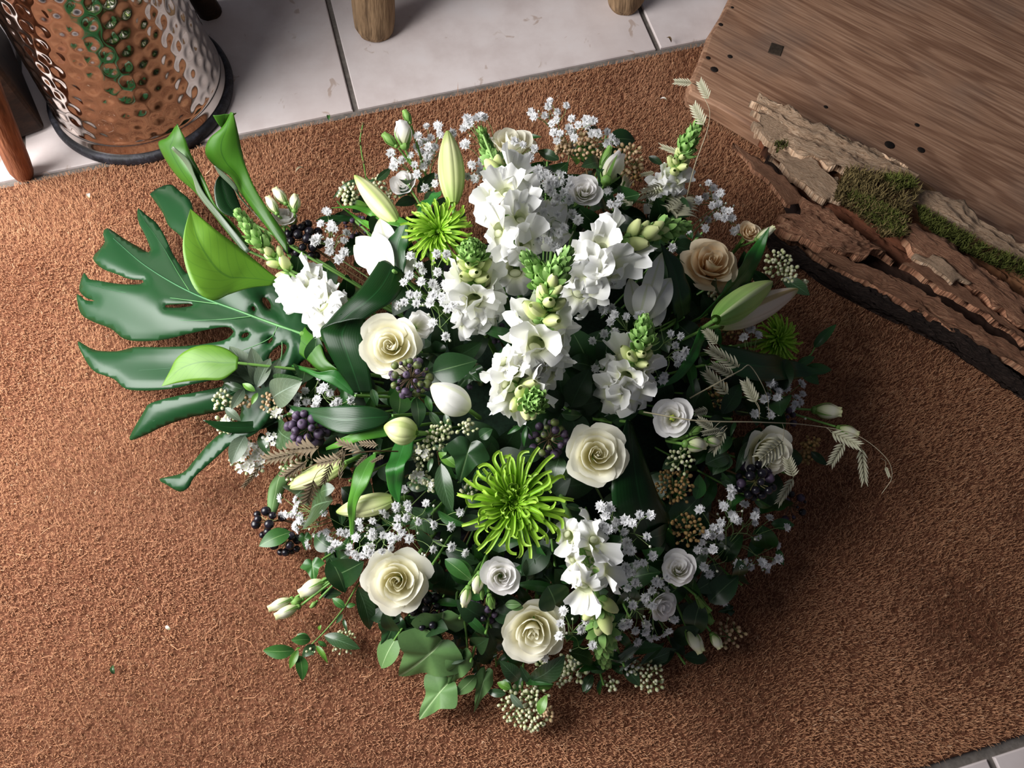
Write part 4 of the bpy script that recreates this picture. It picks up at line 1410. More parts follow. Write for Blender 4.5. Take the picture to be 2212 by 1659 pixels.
def bud_cluster(t, x, y, width, n, mt, rpx=4.2, dz=0.02, dx=0.0, dy=0.2, seed=1, name='bud_cluster', root=None, flowers=0, flat=.55):
    """flat-topped viburnum cluster: fine stalks that each end in a small round bud"""
    g = random.Random(seed)
    c = Q(x, y, dz)
    nrm = face(x, y, dx, dy)
    k = (c - CAM).dot(FW) / F_PX
    R = width * k / 2
    b0 = c - nrm * R * 1.1
    mm = frame(b0, nrm)
    st, bd, fl = MB(), MB(), MB()
    hubs = []
    for i in range(7):
        a = i * 2 * PI / 7 + g.uniform(-.3, .3)
        hubs.append(mm @ Vector((math.cos(a) * R * .5, math.sin(a) * R * .5, R * .62)) if i else mm @ Vector((0, 0, R * .7)))
        st.tube([b0, hubs[-1]], .0007, 4)
    for i in range(n):
        rr_ = R * math.sqrt((i + .5) / n)
        a = i * 2.399
        p = mm @ Vector((rr_ * math.cos(a) + g.uniform(-.002, .002), rr_ * math.sin(a) + g.uniform(-.002, .002), R * (1.1 - flat * (rr_ / R) ** 2) + g.uniform(-.0025, .0025)))
        hb = min(hubs, key=lambda h_: (h_ - p).length)
        st.tube([hb, p], .0004, 4, cap=False)
        d = (p - hb).normalized()
        s = rpx * k * g.uniform(.75, 1.15)
        if i < flowers:
            off = g.uniform(0, 6)
            fm = frame(p, (nrm + Vector((g.uniform(-.4, .4), g.uniform(-.4, .4), g.uniform(-.2, .3)))).normalized(), None, s * 1.9)
            for q in range(5):
                aa = off + q * 2 * PI / 5
                U, V = np.meshgrid(np.linspace(-1, 1, 4), np.linspace(0, 1, 4))
                w = .42 * np.sin(PI * (V * .75 + .15)) * U
                L = V * (1 - .15 * U ** 2)
                fl.grid(xf(fm, np.stack([L * math.cos(aa) - w * math.sin(aa), L * math.sin(aa) + w * math.cos(aa), .12 * V ** 2], -1)))
        else:
            bd.ball(p, (s, s, s * 1.15), 8, 6, 0, d)
    o = bd.build(name, mt, t)
    o['kind'] = 'stuff'
    st.build('cluster_stalks', M_GYPS, t)['kind'] = 'stuff'
    if flowers:
        fl.build('open_flowers', M_VFLO, t)['kind'] = 'stuff'
    return b0

def sprig(name, label, cat, path, leaves, mt, shape='oval', group=None, r=0.0016, smt=None, clusters=(), pdz=None, ldz=0.0, wk=1.0):
    """twig along a photo line, with leaves given as base -> tip; a leaf may name its own shape, stuff and heights"""
    pts = [Q(x, y, (d[0] if d else 0.0)) for x, y, *d in path]
    t = thing(name, label, cat, pts[0], group)
    foot = ROOT + Vector((pts[0].x - ROOT.x, pts[0].y - ROOT.y, 0)) * .5
    MB().tube(spline([foot] + pts, 6 * len(pts) + 6), [r * 1.2, r, r * .6], 6).build('stem', smt or M_TWIG, t)
    g = random.Random(len(label))
    for lf in leaves:
        b, tp = lf[0], lf[1]
        o = lf[2] if len(lf) > 2 else {}
        put_leaf(t, o.get('s', shape), o.get('m', mt), b, tp, o.get('d', ldz), o.get('e', o.get('d', ldz) + g.uniform(-.006, .006)), o.get('w', wk), o.get('t', (g.uniform(-.5, .5), g.uniform(-.4, .4))))
    for cl in clusters:
        b0 = bud_cluster(t, *cl[:4], cl[4], **(cl[5] if len(cl) > 5 else {}))
    return t

def spikelet_mesh(mt, npair, seed):
    """flat grass spikelet along +Y: overlapping pointed husks in two rows"""
    g = random.Random(seed)
    mb = MB()
    mb.tube([(0, 0, 0), (0, .9, .0)], .012, 4)
    for i in range(npair):
        f = i / npair
        for s in (-1, 1):
            b = np.array([0, .04 + .78 * f + (.02 if s > 0 else 0), .006 * s])
            L = (.34 - .1 * abs(f - .45)) * g.uniform(.9, 1.1)
            a = s * (.75 - .35 * f)
            v = np.linspace(0, 1, 6)
            sp_ = b + np.stack([np.sin(a) * L * v - s * .03 * v ** 2 * 0, np.cos(a) * L * v, s * .012 + .03 * np.sin(PI * v)], 1)
            mb.grid(petal_blade(sp_, (0, 0, 1), .046 * np.sin(PI * (v * .88 + .1)) ** .8 * (1 - .5 * v), 3, .5))
    return mb.mesh('spikelet', mt)
SPK = {('p', i): spikelet_mesh(M_GRASSP, 7, i) for i in range(3)}
SPK.update({('b', i): spikelet_mesh(M_GRASSB, 6, i + 5) for i in range(3)})

def grass(label, stem, spikes, kind='p', group='sea oat grass stems', dz=0.05, r=0.0008):
    """arching grass stem; every spikelet given as base -> tip in the photo, with the spot where its thread leaves the stem"""
    pts = [Q(x, y, d[0] if d else dz) for x, y, *d in stem]
    t = thing('grass_stem', label, 'grass stem', pts[0], group)
    mb = MB()
    mb.tube(spline(pts, 10 * len(pts)), [r, r * .8, r * .4], 5)
    for i, (b, e, k, *o) in enumerate(spikes):
        d0 = o[1] if len(o) > 1 else dz
        a, c = Q(*b, d0), Q(*e, d0)
        if o and o[0]:
            q = Q(*o[0], dz)
            mb.tube(spline([q, q.lerp(a, .5) + Vector((0, 0, .006)), a], 7), .0004, 4)
        y_ = (c - a)
        L = y_.length
        y_.normalize()
        n = (CAM - a).normalized() + RT * ((i * 37 % 10) / 10 - .5) * .5
        z_ = (n - y_ * n.dot(y_)).normalized()
        mm = (Matrix((y_.cross(z_), y_, z_)).transposed() @ Matrix.Diagonal((L * k, L, L))).to_4x4()
        mm.translation = a
        inst(SPK[(kind, i % 3)], 'spikelet', t, mm)
    mb.build('stem', M_STRAW if kind == 'p' else M_TWIG, t)
    return t
# ------------------------------------------------------------------ foam block that carries every stalk
fb = thing('foam_base', 'dark green floral foam mound in a shallow black tray under the flowers', 'floral foam', (ROOT.x, ROOT.y, 0))
M_FOAM = woody('floral foam', '0d1a10', '14261a', '1b3021', (1, 1, 1), 60, 0.95, 0.4, 0.003)
an = np.linspace(0, 2 * PI, 49)
prof = [(0.001, 0.125), (0.08, 0.122), (0.15, 0.105), (0.2, 0.075), (0.215, 0.03), (0.21, 0.012)]
MB().grid(np.array([[(ROOT.x + r * math.cos(a), ROOT.y + r * math.sin(a), z) for a in an] for r, z in prof])).build('foam', M_FOAM, fb)
prof = [(0.205, 0.014), (0.235, 0.032), (0.24, 0.032), (0.225, 0.007), (0.001, 0.007)]
MB().grid(np.array([[(ROOT.x + r * math.cos(a), ROOT.y + r * math.sin(a), z) for a in an] for r, z in prof])).build('tray', M_BLACK, fb)

def rel(c, rows):
    x0, y0, k = CROP[c]
    return [Q(x0 + r[0] / k, y0 + r[1] / k, r[2]) for r in rows]

def zrow(s, z):
    """'x y x y ...' and the heights of first and last point"""
    v = [float(t) for t in s.split()]
    n = len(v) // 2
    z = z if isinstance(z, (list, tuple)) else (z, z)
    zz = np.interp(np.linspace(0, 1, n), np.linspace(0, 1, len(z)), z)
    return [(v[2 * i], v[2 * i + 1], zz[i]) for i in range(n)]

def big_leaf(label, c, La, Ra, z, mt, zr=None, cat='leaf', absolute=False, bulge=0.1, crease=0.12, wave=0.0, name='leaf_blade', thick=0.0007, stalk=True, t=None, nv=34, seed=0.0, group=None, kind='lily_leaf'):
    L_, R_ = zrow(La, z), zrow(Ra, zr if zr is not None else z)
    x0, y0, k = CROP[c]
    fn = (lambda r: P(x0 + r[0] / k, y0 + r[1] / k, r[2])) if absolute else (lambda r: Q(x0 + r[0] / k, y0 + r[1] / k, r[2]))
    L_, R_ = [fn(r) for r in L_], [fn(r) for r in R_]
    base_pt = (L_[0] + R_[0]) / 2
    own = t is None
    if own:
        t = thing(kind, label, cat, base_pt, group)
    o = MB().grid(loft(L_, R_, nv, 13, bulge, crease, wave, 5, seed)).build(name, mt, t, True, thick)
    if own and stalk:
        foot = ROOT + Vector((base_pt.x - ROOT.x, base_pt.y - ROOT.y, 0)) * .45
        MB().tube(spline([foot, base_pt.lerp(foot, .5) + Vector((0, 0, .01)), base_pt], 10), .0018, 6).build('stalk', M_STEM, t)
    return t

# ------------------------------------------------------------------ the split leaf on the left, with its holes
OUT = [(650, 640), (560, 600), (470, 560), (425, 500), (414, 439), (389, 414), (370, 399), (345, 405), (324, 420), (330, 428), (352, 460), (365, 488), (395, 516), (412, 560), (406, 591),
       (390, 574), (373, 547), (357, 512), (338, 482), (314, 463), (299, 450), (297, 466), (301, 484), (314, 509), (326, 540), (321, 546), (303, 536), (270, 517), (232, 493), (223, 507), (227, 523),
       (213, 542), (201, 558), (221, 580), (254, 593), (281, 603), (308, 605), (311, 610), (303, 614), (262, 614), (210, 606), (191, 602), (182, 589), (174, 610), (172, 628), (186, 643), (205, 650),
       (186, 649), (167, 635), (168, 655), (177, 680), (204, 696), (240, 710), (267, 731), (299, 737), (353, 734), (408, 721), (475, 707), (498, 708), (506, 716), (500, 725), (481, 736), (421, 746),
       (353, 750), (294, 750), (253, 759), (204, 756), (169, 738), (180, 769), (204, 802), (245, 818), (272, 840), (313, 844), (367, 840), (421, 829), (470, 820), (485, 826), (481, 835), (421, 848),
       (367, 859), (324, 872), (313, 886), (280, 948), (313, 940), (353, 921), (408, 902), (475, 889), (520, 880), (510, 915), (475, 938), (448, 962), (418, 997), (394, 1022), (345, 1035), (359, 1046),
       (389, 1062), (408, 1052), (418, 1033), (448, 1005), (475, 981), (500, 960), (560, 930), (610, 860), (650, 800), (690, 730)]
def ell(x, y, a, b, ang, n=12):
    return [(x + a * math.cos(t) * math.cos(ang) - b * math.sin(t) * math.sin(ang), y + a * math.cos(t) * math.sin(ang) + b * math.sin(t) * math.cos(ang)) for t in np.linspace(0, 2 * PI, n, endpoint=False)]
HOLES = [[(357, 659), (385, 657), (412, 656), (419, 659), (412, 662), (385, 665), (357, 664)], ell(530, 724, 9, 5, -.5), ell(584, 735, 8, 4, -1.0), ell(600, 762, 25, 12, -.75), ell(657, 792, 20, 11, -.9), ell(576, 655, 15, 7, 1.0), ell(548, 667, 6, 4, 1.2)]

def poly_in(P2, poly):
    x, y = P2[:, 0], P2[:, 1]
    c = np.zeros(len(P2), bool)
    for i in range(len(poly)):
        (x1, y1), (x2, y2) = poly[i - 1], poly[i]
        m_ = ((y1 > y) != (y2 > y)) & (x < (x2 - x1) * (y - y1) / (y2 - y1 + 1e-9) + x1)
        c ^= m_
    return c

def poly_dist(P2, poly):
    d = np.full(len(P2), 1e9)
    for i in range(len(poly)):
        a, b = np.array(poly[i - 1], float), np.array(poly[i], float)
        ab = b - a
        t = np.clip(((P2 - a) @ ab) / (ab @ ab + 1e-9), 0, 1)
        d = np.minimum(d, np.linalg.norm(P2 - (a + t[:, None] * ab), axis=1))
    return d

def smooth_closed(poly, n):
    p = np.array(poly + poly[:1], float)
    out_ = []
    for i in range(len(p) - 1):
        m_ = max(1, int(np.linalg.norm(p[i + 1] - p[i]) / n))
        pp = [p[i - 1] if i else p[-2], p[i], p[i + 1], p[(i + 2) % (len(p) - 1)]]
        for j in range(m_):
            t = j / m_
            out_.append(tuple(.5 * ((2 * pp[1]) + (-pp[0] + pp[2]) * t + (2 * pp[0] - 5 * pp[1] + 4 * pp[2] - pp[3]) * t * t + (-pp[0] + 3 * pp[1] - 3 * pp[2] + pp[3]) * t ** 3)))
    return out_

outl = smooth_closed(OUT, 7)
loops = [outl] + [smooth_closed(h, 6) if len(h) < 9 else h for h in HOLES]
pts2, edges = [], []
for lp in loops:
    b = len(pts2)
    pts2 += lp
    edges += [(b + i, b + (i + 1) % len(lp)) for i in range(len(lp))]
gxx, gyy = np.meshgrid(np.arange(160, 700, 8.0), np.arange(395, 1070, 8.0))
gp = np.c_[gxx.ravel() + (gyy.ravel() / 8 % 2) * 4, gyy.ravel()]
ins = poly_in(gp, outl)
for h in HOLES:
    ins &= ~poly_in(gp, h)
alld = np.minimum.reduce([poly_dist(gp, lp) for lp in loops])
gp = gp[ins & (alld > 3.5)]
vin = [Vector(p) for p in pts2] + [Vector(p) for p in gp.tolist()]
vo, eo, fo, *_r = geometry.delaunay_2d_cdt(vin, edges, [], 0, 1e-4)
V2 = np.array([tuple(v) for v in vo])
Fm = np.array([f for f in fo if len(f) == 3])
cen = V2[Fm].mean(1)
keep = poly_in(cen, outl)
for h in HOLES:
    keep &= ~poly_in(cen, h)
Fm = Fm[keep]
dst = np.minimum.reduce([poly_dist(V2, lp) for lp in loops])
def monst_z(xx, yy, dd=16.0):
    r = np.hypot(xx - 630, (yy - 715) * 1.05)
    a = np.arctan2(yy - 715, 630 - xx)
    z = .125 - .085 * np.clip(r / 470, 0, 1.1) ** 1.35 + .008 * np.sin(a * 9 + r / 90) * np.clip(r / 300, 0, 1)
    return np.maximum(z + .00022 * np.clip(dd, 0, 16), .014)
zz = monst_z(V2[:, 0], V2[:, 1], dst)
V3 = np.array([tuple(P(x, y, z)) for (x, y), z in zip(V2, zz)])
mon = thing('split_leaf', 'large glossy dark green split leaf with slots and holes over the mat', 'leaf', P(650, 715, .1))
Fm = np.where((np.cross(V3[Fm[:, 1]] - V3[Fm[:, 0]], V3[Fm[:, 2]] - V3[Fm[:, 0]])[:, 2] < 0)[:, None], Fm[:, ::-1], Fm)
mb = MB().add(V3, Fm, np.c_[np.full(len(V3), .25), np.clip(1 - np.hypot(V2[:, 0] - 630, V2[:, 1] - 715) / 500, 0, 1)])
mb.build('leaf_blade', M_MONST, mon, True, 0.0009)
def vein(line, r):
    p = spline([P(x, y, float(monst_z(np.array(x), np.array(y))) + .0005) for x, y in line], 30)
    MB().tube(p, [r, r * .35], 6).build('vein', M_MVEIN, mon)
vein([(655, 722), (600, 703), (530, 677), (411, 631), (314, 574), (245, 515)], .0019)
for ln in ([(600, 703), (585, 730), (500, 765), (420, 790), (300, 800)], [(545, 683), (480, 690), (400, 692), (260, 690)], [(411, 631), (385, 590), (350, 530), (310, 475)], [(480, 658), (380, 645), (260, 630), (185, 612)], [(610, 710), (600, 790), (500, 850), (330, 910)]):
    vein(ln, .0006)
MB().tube(spline([ROOT, P(720, 740, .12), P(650, 720, .128)], 14), .0035, 8).build('stalk', M_STEM, mon)

# ------------------------------------------------------------------ broad leaves on the left
big_leaf('broad light green leaf lying over the split leaf', 'B', '1690 1370 1400 1130 1200 980 1080 880 1000 815', '1660 1425 1480 1445 1300 1500 1185 1545 1060 1480 980 1330 940 1150 950 1000 1000 815', (.15, .19, .2), M_LFLIGHT, absolute=True, bulge=.06, crease=.1, kind='broad_leaf')
t = big_leaf('tall rolled green leaf beside the upper left corner of the flowers', 'B', '1780 1180 1560 900 1400 690 1320 560 1190 470 1120 370 1150 260 1250 170 1335 50', '1760 1020 1620 820 1510 640 1440 470 1405 330 1385 230 1365 140 1340 50', (.12, .17, .24), M_LFBACK, zr=(.125, .19, .255), absolute=True, bulge=.16, crease=.05, kind='broad_leaf', nv=44)
big_leaf('', 'B', '1560 900 1420 760 1330 640 1230 540 1190 470', '1580 930 1400 720 1370 640 1310 565 1200 475', (.13, .19), M_VIBG, absolute=True, bulge=.1, crease=0, t=t, name='curled_edge')
big_leaf('', 'B', '1255 180 1215 130 1180 70', '1300 150 1330 90 1366 52', (.22, .24), M_LFBACK, absolute=True, bulge=.1, crease=.1, t=t, name='curled_tip')
t = big_leaf('narrow rolled green leaf pointing at the metal bucket', 'B', '1440 1180 1250 950 1050 690 900 560 800 420 745 290 820 245 895 140', '1470 1110 1340 930 1205 790 1110 580 1000 370 960 260 895 140', (.11, .15, .2), M_LFBACK, zr=(.115, .17, .21), absolute=True, bulge=.14, crease=.04, kind='broad_leaf', nv=44)
big_leaf('', 'B', '1440 1180 1220 900 1060 700 1020 560 930 390 860 320', '1480 1150 1260 880 1110 690 1035 540 990 430 862 318', (.12, .2), M_VIBG, zr=(.125, .215), absolute=True, bulge=.15, crease=0, t=t, name='curled_edge')
big_leaf('dark leaf behind the tall rolled leaf at upper left', 'B', '1390 900 1230 830 1190 700 1200 600 1240 540', '1420 860 1380 740 1340 650 1290 575 1240 540', (.09, .12), M_LILYD, absolute=True, bulge=.1, kind='broad_leaf')
big_leaf('small bright green leaf above the lowest fingers of the split leaf', 'I', '1350 340 1250 270 1120 240 980 262 860 340 800 450 735 570', '1340 430 1220 515 1080 520 900 535 735 570', (.15, .145, .12), M_LFLIGHT, absolute=True, bulge=.1, crease=.06, kind='broad_leaf')
big_leaf('green leaf curving up under the left snapdragon', 'H', '740 1560 590 1560 470 1460 350 1350 290 1200 270 1050 300 930 380 850', '750 1540 640 1440 590 1310 540 1240 450 1150 410 980 400 900 380 850', (.0, .03, .05), M_LFBACK, zr=(.01, .02, .05), bulge=.12, crease=.05, kind='broad_leaf')
big_leaf('short sage green leaf over black berries at the left rim', 'I', '1740 1200 1610 1330 1577 1480 1600 1640', '1800 1230 1710 1400 1660 1540 1620 1650', (.0, -.01), M_IVYL, bulge=.25, crease=.05, kind='broad_leaf')

# glossy strap leaves bent over
t = big_leaf('glossy dark strap leaf folded over beside the front left rose', 'H', '860 1760 740 1520 640 1330 585 1170 650 1090 770 1010', '1090 1760 1050 1500 1010 1250 1010 1090 1015 1020 1025 985', (-.01, .05, .075), M_ASPI, zr=(-.01, .03, .05), bulge=.12, crease=.1, kind='strap_leaf', nv=40)
big_leaf('', 'H', '590 1165 740 987 920 822 1050 652 1160 487', '1010 1060 1120 985 1260 900 1360 780 1390 632', (.075, .07, .04), M_ASPI, zr=(.06, .05, .02), bulge=.14, crease=.06, t=t, name='leaf_blade')
big_leaf('glossy dark strap leaf under the central cream rose', 'K', '1780 250 1690 600 1640 950 1720 1280 1850 1480', '1835 290 1950 600 2080 950 2195 1200 2120 1430', (.03, .05, .0), M_ASPI, zr=(.02, .03, -.01), bulge=.2, crease=.1, kind='strap_leaf')
big_leaf('folded dark strap leaf below the peach rose', 'F', '230 410 300 560 340 790', '490 440 482 600 470 770', (.005, -.02), M_ASPI, bulge=.08, kind='strap_leaf')

# ------------------------------------------------------------------ lily foliage
LL = [
    ('pale lance leaf reaching left above the upper left lily flower', 'C', '820 1240 680 1170 500 1112 300 1080 70 1100', '760 1295 620 1262 450 1185 300 1115 70 1103', (.03, .05, .05), M_LILYLL),
    ('dark leaf standing between the lily flower and the back chrysanthemum', 'H', '1210 520 1232 400 1250 280 1310 200 1410 130', '1380 640 1400 480 1420 330 1425 220 1410 130', (.02, .06), M_LILYD),
    ('green leaf under the upright lily bud at the back', 'C', '880 1145 925 1060 1015 980 1120 938', '995 1135 1045 1065 1095 1010 1122 965', (.02, .04), M_LILYL),
    ('dark upright leaf left of the peach rose', 'F', '235 900 190 780 150 500 125 380 100 280', '335 830 335 680 290 500 210 380 100 280', (.02, .05, .07), M_LILYD),
    ('long pointed green leaf rising past the peach rose', 'F', '400 880 560 700 700 500 850 280 968 145', '540 800 700 645 820 560 905 400 950 250 968 145', (.02, .06, .07), M_LILYL),
    ('broad dark leaf stretching right below the shaded chrysanthemum', 'F', '560 1080 900 1150 1150 1210 1340 1280 1460 1290', '700 1330 850 1372 1050 1372 1250 1342 1460 1290', (.02, .04, .03), M_LILYD),
    ('thin leaf curving down beside the front right snapdragon', 'F', '420 930 350 1100 220 1310 60 1440', '470 1000 390 1190 250 1365 60 1443', (.03, .04, .02), M_LILYL),
    ('broad dark leaf below the front left rose and black berries', 'J', '1095 650 950 578 750 556 500 572 200 570 20 505', '1090 660 1000 745 850 795 640 830 400 735 150 600 20 508', (.02, .05, .05), M_LILYD),
    ('pale green leaf behind the small cream lily bud', 'J', '1060 740 900 752 750 800 600 882 460 960', '1060 850 900 880 750 905 620 950 465 985', (.02, .04, .03), M_LILYLL),
    ('green leaf hanging over the lower left lily bud', 'J', '900 1030 770 1130 705 1280 675 1450 680 1660 708 1898', '940 1010 927 1150 865 1300 775 1450 745 1620 712 1898', (.03, .06, .02), M_LILYLL),
    ('green leaf curving down left of the viburnum buds', 'J', '1140 890 1065 1050 1037 1200 1055 1350 1160 1500', '1310 850 1285 1000 1225 1130 1195 1280 1165 1500', (.02, .05, .03), M_LILYL),
    ('small boat shaped dark leaf at the left rim', 'I', '1740 785 1650 815 1500 842 1250 852 1065 838', '1740 795 1640 862 1500 922 1330 946 1200 922 1065 842', (.04, .05), M_LILYD),
    ('thin curled leaf below the folded strap leaf', 'J', '740 450 640 300 560 218 400 238 250 190 90 160', '735 475 600 400 450 322 300 255 200 210 90 165', (.02, .05, .05), M_LILYL),
    ('slim dark leaf beside black berries at upper left', 'H', '900 130 720 128 600 132 540 116', '900 80 720 62 620 75 540 114', (.02, .03), M_LILYD),
    ('narrow leaf under the lily flower with a pale tip', 'H', '1150 250 1020 180 930 110 800 0', '1150 190 1080 140 980 100 800 -3', (.02, .04), M_LILYLL),
    ('dark leaf beneath the open white lisianthus at the right', 'K', '1720 330 1850 240 1950 80 2050 -30', '1560 220 1680 150 1820 60 2045 -32', (.0, .03), M_LILYD),
]
for i, (lb, c, a, b, z, mt) in enumerate(LL):
    big_leaf(lb, c, a, b, z, mt, wave=.002, seed=i * 1.3)

# ------------------------------------------------------------------ roses
R_ = ROSE_LAYERS
whorl('rose', 'large cream rose beside the folded strap leaf at left', 'rose', 840, 745, 148, -.18, .1, .055, R_, M_ROSE, 3, 'cream roses')
whorl('rose', 'cream rose at the centre right above the glossy strap leaf', 'rose', 1293, 980, 146, .12, .08, .055, R_, M_ROSE, 8, 'cream roses')
whorl('rose', 'brightest cream rose at lower left beside black berries', 'rose', 855, 1258, 150, -.1, -.1, .05, R_, M_ROSE, 12, 'cream roses')
whorl('rose', 'lowest cream rose at the front edge above the ivy', 'rose', 1152, 1372, 150, -.05, -.38, .045, R_, M_ROSE, 21, 'cream roses')
whorl('rose', 'cream rose at the far back seen from its side', 'rose', 1107, 298, 112, .1, 1.15, .045, R_, M_ROSE, 5, 'cream roses')
whorl('rose', 'shaded peach cream rose at the right back', 'rose', 1540, 560, 130, .25, .5, .055, R_, M_ROSEP, 31, 'cream roses')
whorl('rose', 'cream rose at the right edge under grass spikelets', 'rose', 1672, 985, 122, .6, -.25, .045, R_, M_ROSE, 17, 'cream roses')
# ------------------------------------------------------------------ lisianthus
L_ = LIS_LAYERS
whorl('lisianthus', 'open white lisianthus with a yellow green centre', 'lisianthus', 1452, 902, 96, -.05, .05, .05, L_[1:], M_LIS, 4, 'white lisianthus flowers', heart=True, tall=.95)
whorl('lisianthus', 'white lisianthus just below the front green chrysanthemum', 'lisianthus', 1083, 1246, 94, .05, -.05, .04, L_, M_LIS, 14, 'white lisianthus flowers')
whorl('lisianthus', 'blush white round lisianthus at the lower right', 'lisianthus', 1466, 1225, 88, .1, .3, .04, L_, M_LIS, 24, 'white lisianthus flowers')
whorl('lisianthus', 'white lisianthus seen from the side below the blush one', 'lisianthus', 1438, 1312, 74, .75, -.35, .04, L_, M_LIS, 34, 'white lisianthus flowers')
whorl('lisianthus', "white lisianthus among baby's breath behind the tall spikes", 'lisianthus', 1262, 408, 86, .1, .35, .05, L_, M_LIS, 44, 'white lisianthus flowers')
whorl('lisianthus', 'half hidden white lisianthus left of the upright lily bud', 'lisianthus', 866, 392, 66, -.4, .6, .03, L_, M_LIS, 54, 'white lisianthus flowers')
whorl('lisianthus', 'white lisianthus behind the tall rolled leaf at left', 'lisianthus', 612, 462, 62, -.1, 1.0, .02, L_, M_LIS, 64, 'white lisianthus flowers')
whorl('lisianthus', 'ruffled white lisianthus tucked behind the large left rose', 'lisianthus', 910, 700, 72, .5, .3, .03, L_[2:], M_LIS, 74, 'white lisianthus flowers', ruffle=.05)
whorl('lisianthus', 'pale lisianthus above the peach rose near the log', 'lisianthus', 1622, 497, 56, .5, .6, .03, L_, M_ROSEP, 84, 'white lisianthus flowers')
whorl('lisianthus', "white lisianthus under baby's breath between the tall spikes", 'lisianthus', 1195, 470, 74, 0, .3, .01, L_, M_LIS, 94, 'white lisianthus flowers')

def B(c, s, w, mt=None):
    p = px(c, s)
    return (p[0], p[1], w, mt) if mt else (p[0], p[1], w)
bud_stem('lisianthus_buds', 'white bud and two green buds at the back left', (930, 420), [B('C', '770 510 740 270', 38), B('C', '690 510 560 390', 20, M_SEPAL), B('C', '820 290 765 165', 17, M_SEPAL)], M_LIS, dz=.05)
bud_stem('lisianthus_buds', 'white bud with a green sepal beside pink viburnum buds', (1290, 430), [B('D', '930 930 1050 700', 44), B('D', '880 800 970 600', 18, M_SEPAL)], M_LIS, dz=.05)
bud_stem('lisianthus_buds', 'three pale green buds at the upper left rim', (640, 480), [B('B', '1690 850 1610 715', 20), B('B', '1760 770 1665 650', 22), B('B', '1830 830 1830 700', 24)], M_LISB, dz=.03)
bud_stem('lisianthus_buds', 'cream lisianthus buds reaching out over the mat at lower left', (790, 1190), [B('M', '810 910 560 1040', 33), B('M', '490 1080 260 1180', 22), B('M', '550 1150 325 1255', 24), B('M', '590 1080 480 1130', 18, M_SEPAL), B('M', '730 1100 665 1165', 10, M_SEPAL)], M_LISB, dz=.015)
bud_stem('lisianthus_buds', 'three nodding green buds left of the small white lisianthus', (1055, 1200), [B('N', '480 490 430 715', 26), B('N', '340 660 285 880', 24), B('N', '590 750 630 905', 19, M_SEPAL), B('N', '505 660 505 800', 11, M_SEPAL)], M_LISB, dz=.03)
bud_stem('lisianthus_buds', 'pointed buds on green stems at the lower right rim', (1440, 1240), [B('O', '1235 1135 1350 1330', 30), B('O', '1345 1000 1435 1095', 22, M_SEPAL), B('O', '1430 1180 1500 1295', 22), B('O', '1310 880 1400 1010', 18, M_SEPAL)], M_LISB, dz=.02)
bud_stem('lisianthus_buds', 'cream buds hanging just below the open lisianthus', (1440, 950), [B('L', '480 660 640 670', 32), B('L', '640 630 755 650', 22), B('L', '520 580 605 530', 18, M_SEPAL)], M_LISB, dz=.05)
bud_stem('lisianthus_buds', 'two cream buds reaching right over the dark mat', (1660, 880), [B('L', '1510 390 1730 410', 32), B('L', '1700 530 1865 590', 22)], M_LISB, dz=.02)
bud_stem('lisianthus_buds', 'slim bud beside the pale lisianthus near the log', (1590, 530), [B('F', '860 250 1010 150', 18)], M_LISB, dz=.04)

# ------------------------------------------------------------------ lilies
def lily(label, parts, foot, group='white lilies'):
    r0 = Q(*foot, -.04)
    t = thing('lily_bud', label, 'lily bud', r0, group)
    for b, e, w, mt, d0, d1 in parts:
        a, ax = lily_bud(t, b, e, w, mt, d0, d1)
        MB().tube(spline([r0, r0.lerp(a, .6) - ax * .01, a], 10), .0026, 7).build('stem', M_STEM, t)
    return t
lily('tall upright cream lily bud at the back', [((979, 440), (967, 284), 56, M_LILB, .02, .09)], (985, 500))
lily('slanting cream lily bud at the upper left', [((858, 482), (767, 380), 46, M_LILB, .03, .06)], (880, 520))
lily('green lily bud lying over a pinkish one at the right', [((1547, 690), (1666, 610), 62, M_LILG, .075, .085), ((1556, 702), (1721, 626), 58, M_LILP, .045, .05)], (1500, 720))
lily('white lily bud below the purple berries in the middle', [((1012, 885), (932, 832), 66, M_LILW, .035, .06)], (1030, 900))
lily('short cream lily bud facing left above brown grass', [((900, 935), (830, 922), 60, M_LILB, .05, .06)], (930, 930))
lily('slim yellow green lily bud under brown grass at left', [((745, 1000), (622, 1054), 44, M_LILB, .03, .045)], (790, 980))
lily('white lily bud crossed by a hanging green leaf', [((850, 1078), (728, 1106), 48, M_LILB, .02, .035)], (890, 1080))

def lily_flower(label, tep, foot, seed):
    """open lily: each petal given as base -> tip in the photo, with width and how far it lifts"""
    r0 = Q(*foot, -.04)
    t = thing('lily_flower', label, 'lily', r0, 'white lilies')
    for i, (b, e, w, d0, d1, arch) in enumerate(tep):
        a, c = Q(*b, d0), Q(*e, d1)
        mid = a.lerp(c, .5) + (CAM - a).normalized() * arch
        sp_ = spline([a, mid, c], 22)
        k = (a - CAM).dot(FW) / F_PX / 2
        n = (CAM - a).normalized()
        MB().grid(petal_blade(sp_, tuple(n), w * k * lance(22, .5), 9, .16, .05, i)).build('petal', M_LILW, t)
    cpt = Q(*tep[0][0], tep[0][4] * .6)
    mb = MB()
    mb.tube(spline([r0, cpt + (CAM - cpt).normalized() * .03], 8), .0022, 6)
    mb.build('pistil', M_SNAPG, t)
    MB().tube([tuple(ROOT), tuple(r0), tuple(Q(*tep[0][0], tep[0][3]))], .0026, 6).build('stem', M_STEM, t)
